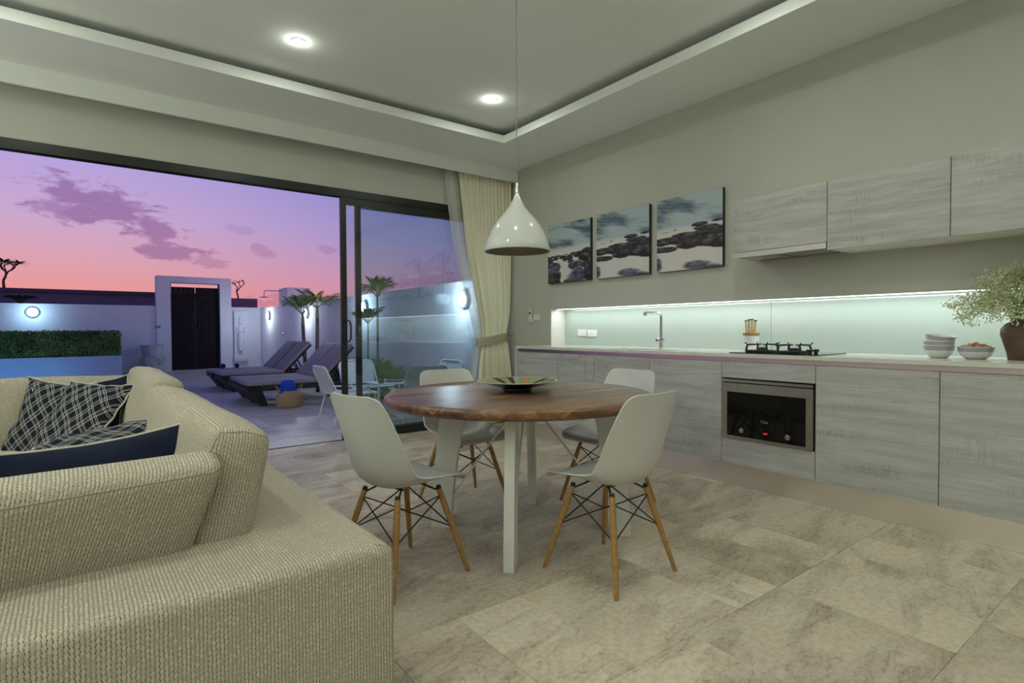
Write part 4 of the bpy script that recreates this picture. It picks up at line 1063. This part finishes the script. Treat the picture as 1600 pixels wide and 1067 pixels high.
# buildings beyond
struct('wall_neighbour', BX((-16, 20.0, 0), (3.40, 20.3, 2.17)), gray_wall, label='grey wall of the neighbouring plot beyond the garden')
bm = bmesh.new(); add_box(bm, (-16, 19.9, 2.17), (3.40, 20.4, 2.27)); struct('trim_2', bm, mat('dark_coping', (.09, .075, .12), .8), label='dark coping on the neighbouring wall')
struct('wall_neighbour_low', BX((3.40, 20.0, 0), (4.42, 20.3, 2.16)), gray_wall, label='lower end of the neighbouring grey wall')
struct('ground_beyond', BX((-60, 17.75, -.4), (60, 90, -.3)), soil_m, label='dark ground beyond the garden walls')
# shower column
sh = thing('outdoor_shower', 'white outdoor shower pillar with rain head on the right garden wall', 'shower', (4.1, 15, 0))
obj('pillar', BX((3.948, 14.65, 0), (4.50, 15.45, 2.19), .004), whitewall, sh, world=True)
obj('arm', TUBE([(3.95, 15.15, 2.12), (3.56, 15.15, 2.12), (3.52, 15.15, 2.10), (3.51, 15.15, 2.06), (3.51, 15.15, 1.97)], .012, 8), steel, sh, world=True)
obj('rain_head', LATHE([(0, .03), (.02, .03), (.03, .015), (.12, .012), (.125, 0), (0, 0)], 24, (3.51, 15.15, 1.945)), chrome, sh, world=True)
obj('valve', XF(LATHE([(0, .03), (.03, .03), (.035, 0), (0, 0)], 16), T((3.948, 15.12, 1.03)) @ Matrix.Rotation(-pi/2, 4, 'Y')), steel, sh, world=True)
obj('lever', TUBE([(3.92, 15.12, 1.03), (3.90, 15.06, 1.03)], .007, 6), blackm, sh, world=True)
# bulkhead wall lamps
for i, (x, y, z, a) in enumerate(WL):
    lb = ['round bulkhead lamp by the outdoor shower', 'round bulkhead lamp behind the first palm', 'round bulkhead lamp on the right wall beyond the glass, by the second palm', 'round bulkhead lamp beside the curtain edge, brightest', 'round bulkhead lamp on the far wall above the hedge'][i]
    l_ = thing('bulkhead_lamp', lb, 'lamp', (x, y, z), R_(a), 'round garden wall lamps')
    # local +y is out of the wall
    Rm = Matrix.Rotation(-pi/2, 4, 'X') if False else Matrix.Rotation(pi/2, 4, 'X')
    l_.rotation_euler = (0, 0, {-90: R_(-90), 180: R_(0)}[a])
    obj('housing', XF(LATHE([(0, 0), (.125, 0), (.13, .01), (.125, .05), (.10, .058), (.098, .045)], 28), Matrix.Rotation(pi/2, 4, 'X')), mat('grey_lamp_body', (.3, .31, .33), .5), l_)
    obj('diffuser', XF(LATHE([(.099, .045), (.085, .066), (.05, .078), (0, .082)], 24), Matrix.Rotation(pi/2, 4, 'X')), wall_glow, l_)
    point('bulkhead_bulb', (x-.30, y, z) if a == -90 else (x, y-.30, z), .07, (30 if y < 7 else 20) if a == -90 else 13, (.76, .87, 1.) if a == -90 else (.42, .72, 1.))
tag(obj('wall_socket', BX((1.38-.055+.0, GY-.075, 1.17), (1.38+.06, GY-.0605, 1.24), .003), mat('grey_plate', (.2, .2, .22), .5)), 'small grey weatherproof switch beside the gateway', 'switch')

# hedge and planter, pool
pl2 = tag(obj('planter_box', BX((-9, 16.5, -.05), (.55, 17.4, .50), .01), planter_m), 'long rendered planter box under the hedge at the pool edge', 'planter')
hg = thing('hedge', 'clipped dense green hedge along the far pool edge', 'hedge', (-2, 17, .5))
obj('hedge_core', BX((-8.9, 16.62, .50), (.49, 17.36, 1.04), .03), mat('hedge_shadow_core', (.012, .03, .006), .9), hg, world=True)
bm = bmesh.new(); rr = random.Random(2)
def leafq(bm, p, n_, s, el_=1.6):
    d = V(n_).normalized(); a, b_ = frame_of(d); an_ = rr.random()*6.28; u_ = a*cos(an_)+b_*sin(an_); v2 = d.cross(u_)
    q = [p-u_*s*.5, p+v2*s*.5*el_*.5+u_*0, p+u_*s*.5*el_, p-v2*s*.5*el_*.5]
    bm.faces.new([bm.verts.new(c) for c in q])
for k in range(15000):
    x = rr.uniform(-4.2, .52)
    face = rr.random()
    if face < .62: p = V((x, 16.60+rr.gauss(0, .02), rr.uniform(.50, 1.09))); n_ = (rr.gauss(0, .5), -1, rr.gauss(.3, .5))
    elif face < .92: p = V((x, rr.uniform(16.6, 17.37), 1.07+rr.gauss(0, .022))); n_ = (rr.gauss(0, .5), rr.gauss(0, .5), 1)
    else: p = V((.51+rr.gauss(0, .015), rr.uniform(16.6, 17.37), rr.uniform(.5, 1.08))); n_ = (1, rr.gauss(0, .5), rr.gauss(.2, .5))
    leafq(bm, p, n_, rr.uniform(.03, .055))
o_ = obj('hedge_leaves', bm, mat('hedge_leaf', (.085, .16, .024), .5, var=.5, vs=3), hg, world=True, smooth=False, normals=False); o_['kind'] = 'stuff'
tag(obj('pool_water', BX((-14, 7.6, -.25), (-.9, 16.49, .02)), water, smooth=False), 'sliver of blue swimming pool water behind the sofa', 'pool', kind='stuff')
area('pool_lamp', (-2.2, 15.7, .12), (R_(90), 0, 0), 3.6, .10, 7, (.16, .55, 1.))

# stone planter bowl
sp_ = thing('stone_urn', 'pale carved stone urn standing by the far wall left of the gate', 'urn', (1.22, 17.15, 0))
def sqlathe(prof, n=40, pw=4.):
    bm = bmesh.new(); rings = []
    for (r, z) in prof:
        rings.append([bm.verts.new((r*cos(a)/(abs(cos(a))**pw+abs(sin(a))**pw)**(1/pw), r*sin(a)/(abs(cos(a))**pw+abs(sin(a))**pw)**(1/pw), z)) for a in [2*pi*k/n for k in range(n)]])
    for a, b_ in zip(rings, rings[1:]):
        for k in range(n): bm.faces.new((a[k], a[(k+1) % n], b_[(k+1) % n], b_[k]))
    bm.faces.new(rings[0][::-1]); bm.faces.new(rings[-1]); return bm
obj('lower_bowl', sqlathe([(.15, 0), (.17, .03), (.235, .26), (.265, .36), (.275, .39), (.255, .405)], pw=2.6), stone_m, sp_)
obj('upper_bowl', sqlathe([(.19, .405), (.215, .50), (.235, .62), (.255, .70), (.262, .735), (.235, .735), (.22, .68)], pw=2.6), stone_m, sp_)
bm = bmesh.new()
for k in range(20):
    a = 2*pi*k/20; add_tube(bm, [(.268*cos(a), .268*sin(a), .35), (.235*cos(a), .235*sin(a), .22)], [.018, .008], 6)
obj('carved_petals', bm, stone_m, sp_)
# carved relief panel
rp_ = thing('relief_panel', 'tall pale stone wall panel carved with a standing robed figure', 'panel', (3.40, GY, .2))
obj('slab', BX((3.235, GY-.07, .36), (3.60, GY-.001, 1.66), .006), relief_m, rp_, world=True)
obj('plinth', BX((3.225, GY-.12, .22), (3.61, GY-.001, .375), .008), relief_m, rp_, world=True)
bm = bmesh.new(); fy = GY-.075; X0 = 3.40
def blob(c, r): 
    m_ = T(c) @ Matrix.Diagonal((r[0], r[1], r[2], 1)); bmesh.ops.create_uvsphere(bm, u_segments=16, v_segments=10, radius=1, matrix=m_)
blob((X0, fy, 1.33), (.052, .035, .068)); blob((X0, fy, 1.43), (.045, .03, .05)); blob((X0, fy, 1.50), (.022, .02, .07)); blob((X0, fy, 1.14), (.085, .035, .12)); blob((X0, fy, .98), (.065, .03, .09))
add_tube(bm, [(X0, fy, 1.02), (X0-.01, fy, .8), (X0, fy, .60), (X0, fy, .52)], [.075, .085, .078, .085], 14)
for s_ in (-1, 1):
    add_tube(bm, [(X0+s_*.08, fy, 1.20), (X0+s_*.135, fy, 1.06), (X0+s_*.09, fy-.01, 1.0), (X0+s_*.02, fy-.02, 1.09)], [.028, .025, .02, .016], 8)
    add_tube(bm, [(X0+s_*.03, fy, .54), (X0+s_*.035, fy, .40)], .02, 8); blob((X0+s_*.04, fy-.01, .392), (.03, .03, .015))
for z in (.62, .72, .82): add_tube(bm, [(X0-.08, fy-.04, z), (X0, fy-.078, z-.02), (X0+.08, fy-.04, z)], .008, 6)
obj('carved_figure', bm, relief_m, rp_, world=True)
bm = bmesh.new()
for k in range(4): add_tube(bm, [(3.27+k*.09, GY-.125, .31), (3.30+k*.09, GY-.135, .27), (3.33+k*.09, GY-.125, .31)], .010, 6)
obj('carved_waves', bm, relief_m, rp_, world=True)

# ------------------------------------------------------------------ sun loungers
def make_lounger():
    g_ = thing('sun_lounger', '', 'sun lounger'); L, W = 2.0, .66
    bm = bmesh.new(); add_box(bm, (.02, 0, .22), (1.95, .05, .29)); add_box(bm, (.02, W-.05, .22), (1.95, W, .29)); add_box(bm, (.02, 0, .22), (.07, W, .29)); add_box(bm, (1.90, 0, .22), (1.95, W, .29)); add_box(bm, (.07, .05, .255), (1.1, W-.05, .275))
    obj('frame', bm, rattan, g_, smooth=False)
    for sy in (0, W-.055):
        bm = bmesh.new(); vs = add_box(bm, (0, sy, 0), (.10, sy+.055, .29))
        for v_ in vs:
            if v_.co.z < .1: v_.co.x += .20
            elif v_.co.x > .05: v_.co.x += .10
        obj('leg', bm, rattan, g_, smooth=False)
        obj('leg', BX((1.40, sy, 0), (1.45, sy+.05, .23)), rattan, g_, smooth=False)
    bm = bmesh.new(); vs = add_box(bm, (0, .055, .02), (.02, W-.055, .285))
    for v_ in vs:
        if v_.co.z < .1: v_.co.x += .19
    obj('foot_panel', bm, rattan, g_, smooth=False)
    obj('seat_pad', XF(soft(1.10, W, .065, .028, .006, amp=.002), T((.56, W/2, .325))), lounge_f, g_, ang=70)
    Rb = T((1.08, W/2, .315)) @ RY(-46)
    obj('backrest_pad', XF(soft(.74, W, .06, .026, .006, amp=.002), Rb @ T((.37, 0, .03))), lounge_f, g_, ang=70)
    bm = bmesh.new(); add_box(bm, (0, -W/2, -.03), (.72, -W/2+.04, 0)); add_box(bm, (0, W/2-.04, -.03), (.72, W/2, 0)); add_box(bm, (0, -W/2, -.028), (.72, W/2, -.01)); XF(bm, Rb)
    obj('backrest_frame', bm, rattan, g_, smooth=False)
    for sy in (.05, W-.05):
        obj('prop_bar', TUBE([(1.42, sy, .66), (1.62, sy, .26)], .014, 6), rattan, g_); obj('prop_bar', TUBE([(1.24, sy, .49), (1.40, sy, .26)], .012, 6), rattan, g_)
    return g_
lg = make_lounger()
for i, (x, y, lb) in enumerate(((1.72, 8.55, 'dark rattan sun lounger with taupe pad, nearest, behind the basket'), (1.74, 9.27, 'dark rattan sun lounger with taupe pad, second, touching the nearest one'),
                                (1.76, 10.82, 'dark rattan sun lounger with taupe pad, third from the house'), (1.74, 11.58, 'dark rattan sun lounger with taupe pad, furthest from the house'))):
    g_ = lg if i == 0 else copy_tree(lg)
    g_.location = (x, y, 0); g_['label'] = lb; g_['group'] = 'sun loungers on the patio'
for i, (x, y) in enumerate(((2.02, 12.05), (2.26, 12.02))):
    tw = tag(obj('rolled_towel', TUBE([(-.10, 0, 0), (-.09, 0, 0), (.09, 0, 0), (.10, 0, 0)], [.03, .045, .045, .03], 14), mat('navy_towelling', (.01, .012, .12), .95, bump=.5, bs=150)), 'dark blue rolled towel on the furthest lounger foot, %s one' % ('left' if i == 0 else 'right'), 'towel', 'dark towels on the furthest lounger')
    tw.location = (x, y, .405); tw.rotation_euler = (0, 0, R_(80))
# basket with towel
bk_ = thing('basket', 'round seagrass belly basket on the patio beside the nearest lounger', 'basket', (2.235, 8.28, 0))
obj('basket_body', LATHE([(0, 0), (.165, 0), (.18, .012), (.185, .08), (.186, .125), (.165, .17), (.125, .215), (.118, .235), (.110, .23), (.118, .21), (.15, .17), (.17, .12), (.16, .02), (0, .012)], 36), bask, bk_)
for s_ in (-1, 1):
    obj('handle', TUBE([(s_*.118, -.05, .21), (s_*.165, -.045, .285), (s_*.185, 0, .31), (s_*.165, .045, .285), (s_*.118, .05, .21)], .007, 6), bask, bk_)
tw = thing('folded_towel', 'bright blue folded towel standing in the basket', 'towel', (2.22, 8.28, .10))
bm = soft(.21, .10, .26, .03, .01, amp=.006); obj('towel_fold', XF(bm, T((-.005, -.02, .125))), blue_t, tw)
obj('towel_fold', XF(soft(.18, .07, .27, .028, .01, amp=.006, seed=3), T((.015, .06, .135))), blue_t, tw)

# ------------------------------------------------------------------ garden chairs and table
def rr_path(w_, h_, r_, n=5):
    pts = []
    for (cx, cy, a0) in ((w_/2-r_, h_-r_, 0), (-w_/2+r_, h_-r_, 90)):
        for k in range(n+1): a = R_(a0+90*k/n); pts.append((cx+r_*cos(a), cy+r_*sin(a)))
    return pts
def make_gchair():
    c = thing('garden_chair', '', 'chair'); W = .54
    # faces +y ; seat z .37 ; back top z .68
    bt = lambda y_: None
    up_ = rr_path(W-.04, .34, .08)
    to3 = lambda p: (p[0], -.24-(p[1])*.30, .36+p[1]*.94)
    path = [(W/2-.01, .24, .36), (W/2-.01, -.20, .345)]+[to3(p) for p in up_]+[(-W/2+.01, -.20, .345), (-W/2+.01, .24, .36)]
    obj('back_frame', TUBE(path, .011, 8), patio_white, c)
    obj('seat_frame', TUBE([(W/2-.01, .22, .36), (W/2-.04, .265, .355), (-W/2+.04, .265, .355), (-W/2+.01, .22, .36)], .011, 8), patio_white, c)
    def sheet(f_, nu, nv):
        bm = bmesh.new(); uvl = bm.loops.layers.uv.new('UVMap'); G = [[bm.verts.new(f_(i/nu, j/nv)) for j in range(nv+1)] for i in range(nu+1)]
        for i in range(nu):
            for j in range(nv):
                q = bm.faces.new((G[i][j], G[i+1][j], G[i+1][j+1], G[i][j+1]))
                for lp_, (a, b_) in zip(q.loops, ((i, j), (i+1, j), (i+1, j+1), (i, j+1))): lp_[uvl].uv = (a/nu*W, b_/nv*.5)
        return bm
    obj('seat_mesh', sheet(lambda a, b_: V(((a-.5)*(W-.03), .255-b_*.46, .358-.022*sin(pi*b_)*sin(pi*a)-.012*b_)), 10, 10), meshf, c, normals=False)
    def bf_(a, b_):
        hw = (W-.05)/2*(1 if b_ < .75 else sqrt(max(.0, 1-((b_-.75)/.25)**2*.28)))
        x = (a*2-1)*hw; h_ = b_*.335
        return V((x, -.24-h_*.30+.012*cos(pi*a)*0-.02*sin(pi*a), .36+h_*.94))
    obj('back_mesh', sheet(bf_, 12, 10), meshf, c, normals=False)
    for s_ in (-1, 1):
        obj('leg', TUBE([(s_*(W/2-.01), .22, .36), (s_*(W/2+.01), .27, .0)], .011, 8), patio_white, c)
        obj('leg', TUBE([(s_*(W/2-.01), -.18, .35), (s_*(W/2+.01), -.27, .0)], .011, 8), patio_white, c)
        obj('arm_rail', TUBE([(s_*(W/2-.005), .20, .36), (s_*(W/2+.03), .14, .40), (s_*(W/2+.03), -.08, .41), (s_*(W/2-.005), -.20, .37)], .009, 8), patio_white, c)
    return c
g0 = make_gchair()
for i, (x, y, a, lb) in enumerate(((2.41, 6.42, -90, 'white mesh garden chair in the open doorway, seen from the side'), (2.93, 7.10, 184, 'white mesh garden chair facing the house behind the small table'),
                                   (3.10, 5.98, -6, 'white mesh garden chair just outside the glass, back to the room'), (3.58, 6.52, 96, 'white mesh garden chair by the garden wall, mostly hidden'))):
    c = g0 if i == 0 else copy_tree(g0)
    c.location = (x, y, 0); c.rotation_euler = (0, 0, R_(a)); c['label'] = lb; c['group'] = 'white garden chairs on the patio'
sd = thing('side_table', 'small square white metal table between the garden chairs', 'table', (3.0, 6.56, 0))
obj('table_top', BX((-.24, -.19, .418), (.24, .19, .436), .006), patio_white, sd)
for sx in (-1, 1):
    for sy in (-1, 1): obj('leg', TUBE([(sx*.21, sy*.16, .42), (sx*.215, sy*.165, 0)], .012, 8), patio_white, sd)
tu = thing('tumbler', 'short glass tumbler of yellow drink on the white garden table', 'glass', (2.84, 6.45, .4365))
obj('glass_wall', LATHE([(0, 0), (.034, 0), (.038, .09), (.036, .09), (.032, .006), (0, .006)], 24), cup_m, tu)
obj('drink', LATHE([(0, .007), (.0315, .007), (.034, .06), (0, .06)], 24), mat('yellow_drink', (.55, .50, .12), .2), tu)
tr_ = tag(obj('tray', LATHE([(0, 0), (.10, 0), (.13, .018), (.126, .02), (.098, .005), (0, .005)], 32, (0, 0, 0)), mat('grey_slate_tray', (.12, .12, .12), .5)), 'low dark round dish on the white garden table', 'dish')
tr_.location = (3.07, 6.55, .4365)

# ------------------------------------------------------------------ palms and plants
def frond_bm(L, n, lw, ll, droop, up0, seed):
    rr2 = random.Random(seed); bm = bmesh.new(); pts = []
    for i in range(9):
        q = i/8; pts.append(V((L*q*cos(up0)*(1-.1*q), 0, L*q*sin(up0)-droop*L*q*q)))
    add_tube(bm, pts, [.008*(1-.8*i/8) for i in range(9)], 5)
    for k in range(n):
        q = .22+.78*k/(n-1); f_ = q*8; i = min(7, int(f_)); p = pts[i].lerp(pts[i+1], f_-i); d = (pts[i+1]-pts[i]).normalized()
        l_ = ll*(sin(pi*min(1, q*.9+.12))**.6)*rr2.uniform(.85, 1.1)
        for s_ in (-1, 1):
            side = V((0, s_, 0)); dr = (side*.55+d*.62+V((0, 0, .50))).normalized(); w_ = lw*(1.2-q*.4); nn_ = dr.cross(side).normalized(); wd = dr.cross(nn_).normalized()
            wd = (d*.8+V((0, 0, .3))).normalized()
            a = p; b1 = p+dr*l_*.5+wd*w_; b2 = p+dr*l_*.5-wd*w_; c = p+dr*l_-V((0, 0, l_*.22))
            vs = [bm.verts.new(v_) for v_ in (a, b1, c, b2)]; bm.faces.new(vs)
    return bm
def palm(label, x, y, zt, r, nf, L, lean=(0, 0), seed=0, ll=.24):
    p = thing('palm_tree', label, 'palm', (x, y, 0), group='slender palms along the garden wall')
    obj('trunk', TUBE([(0, 0, 0), (lean[0]*.3, lean[1]*.3, zt*.4), (lean[0]*.8, lean[1]*.8, zt*.8), (lean[0], lean[1], zt)], [r*1.25, r, r*.9, r*.85], 10), trunk_m, p)
    obj('crownshaft', TUBE([(lean[0], lean[1], zt-.02), (lean[0], lean[1], zt+.22)], [r*1.0, r*.6], 10), mat('green_crownshaft', (.20, .28, .10), .5), p)
    me = None; rr2 = random.Random(seed)
    for k in range(nf):
        if me is None or k % 3 == 0:
            o = obj('frond', frond_bm(L*rr2.uniform(.85, 1.1), 26, .0085, ll, rr2.uniform(.15, .6), R_(rr2.uniform(32, 74)), seed*10+k), leaf_p, p, smooth=False, normals=False); me = o
        else:
            o = me.copy(); COL.objects.link(o)
        o.location = (lean[0], lean[1], zt+.18); o.rotation_euler = (0, R_(rr2.uniform(-8, 8)), 2*pi*k/nf+rr2.uniform(-.2, .2))
    return p
palm('slender palm in front of the garden lamp, left of the pair by the loungers', 3.46, 11.55, 1.22, .038, 10, .78, (-.06, -.03), 1, .30)
palm('slender palm with upright crown, right of the pair by the loungers', 3.56, 11.15, 1.36, .038, 10, .74, (.03, .05), 2, .32)
palm('tall slender palm behind the glass door leaf', 3.50, 8.05, 1.42, .020, 10, .52, (.0, .0), 3, .24)
palm('small palm with low crown behind the glass door leaf', 3.48, 8.40, 1.02, .014, 9, .44, (.03, .05), 4, .17)
bed = struct('planting_bed', BX((3.62, 7.5, -.005), (3.95, 13.4, .03)), soil_m, label='narrow soil bed along the garden wall')
def shrub(label, x, y, h, n, seed, w_=.30):
    p = thing('leafy_shrub', label, 'shrub', (x, y, 0), group='low leafy shrubs in the planting bed')
    rr2 = random.Random(seed)
    for k in range(n):
        a = 2*pi*k/n+rr2.random(); L = h*rr2.uniform(.8, 1.1)
        o = obj('frond', frond_bm(L, 24, .007, .24*h/.6, .40, R_(rr2.uniform(48, 82)), seed*30+k), leaf_p, p, smooth=False, normals=False); o.rotation_euler = (0, 0, a)
        o.location = (rr2.uniform(-.04, .04), rr2.uniform(-.04, .04), .03)
shrub('feathery green shrub behind the garden chairs, seen through the glass', 3.60, 7.95, .86, 20, 3)
shrub('feathery green shrub just left of the one behind the chairs', 3.62, 8.6, .84, 16, 4)
shrub('small green shrub behind the lounger heads', 3.72, 10.5, .55, 9, 5)
shrub('small green shrub between the two lounger pairs', 3.70, 11.7, .60, 9, 6)
def bare_tree(label, x, y, z0, s, seed, leaves):
    p = thing('frangipani_tree', label, 'tree', (x, y, 0)); rr2 = random.Random(seed); bm = bmesh.new(); tips = []
    def br(a, d, l_, r_, dep):
        b_ = a+d*l_; mid = a+d*l_*.5+V((rr2.uniform(-.1, .1), 0, -.08))*l_
        add_tube(bm, [a, mid, b_], [r_, r_*.85, r_*.72], 7)
        if dep == 0: tips.append(b_); return
        for k in range(rr2.choice((2, 3))):
            an_ = rr2.uniform(0, 6.28); br(b_, (d*.55+V((cos(an_)*.95, sin(an_)*.55, rr2.uniform(.2, .75)))).normalized(), l_*.72, r_*.7, dep-1)
    add_tube(bm, [(0, 0, 0), (0, 0, z0)], .05*s+.02, 8)
    br(V((0, 0, z0-.05)), V((rr2.uniform(-.2, .2), 0, 1)).normalized(), .42*s, .045*s, 3)
    obj('branches', bm, bark_m, p)
    lf = bmesh.new()
    for tp_ in tips:
        for k in range(leaves):
            an_ = rr2.uniform(0, 6.28); d = V((cos(an_), sin(an_), rr2.uniform(-.3, .5))).normalized(); sd_ = d.cross(V((0, 0, 1))).normalized(); l_ = .30*s*rr2.uniform(.7, 1.1)
            vs = [lf.verts.new(v_) for v_ in (tp_, tp_+d*l_*.5+sd_*.05*s, tp_+d*l_, tp_+d*l_*.5-sd_*.05*s)]; lf.faces.new(vs)
    obj('leaves', lf, leaf_d, p, smooth=False, normals=False)['kind'] = 'stuff'
bare_tree('leafy frangipani branch against the sunset at the far left edge', -2.02, 21.2, 2.2, .95, 5, 9)
bare_tree('bare branching frangipani right of the gateway', 4.05, 21.2, 2.2, .72, 8, 2)
p = thing('spiky_plant', 'low spiky plant showing over the far wall left of the gate', 'plant', (-1.45, 18.6, 0))
bm = bmesh.new(); rr = random.Random(9); add_tube(bm, [(0, 0, -.3), (0, 0, 1.80)], .04, 8)
obj('stalk', bm, bark_m, p)
for k in range(14):
    a = 2*pi*k/14; o = obj('spike_leaf', frond_bm(.55, 14, .016, .16, .50, R_(48), 200+k), leaf_d, p, smooth=False, normals=False); o.location = (0, 0, 1.80); o.rotation_euler = (0, 0, a)
print('triangles', sum(len(o.data.polygons) for o in bpy.data.objects if o.type == 'MESH'))
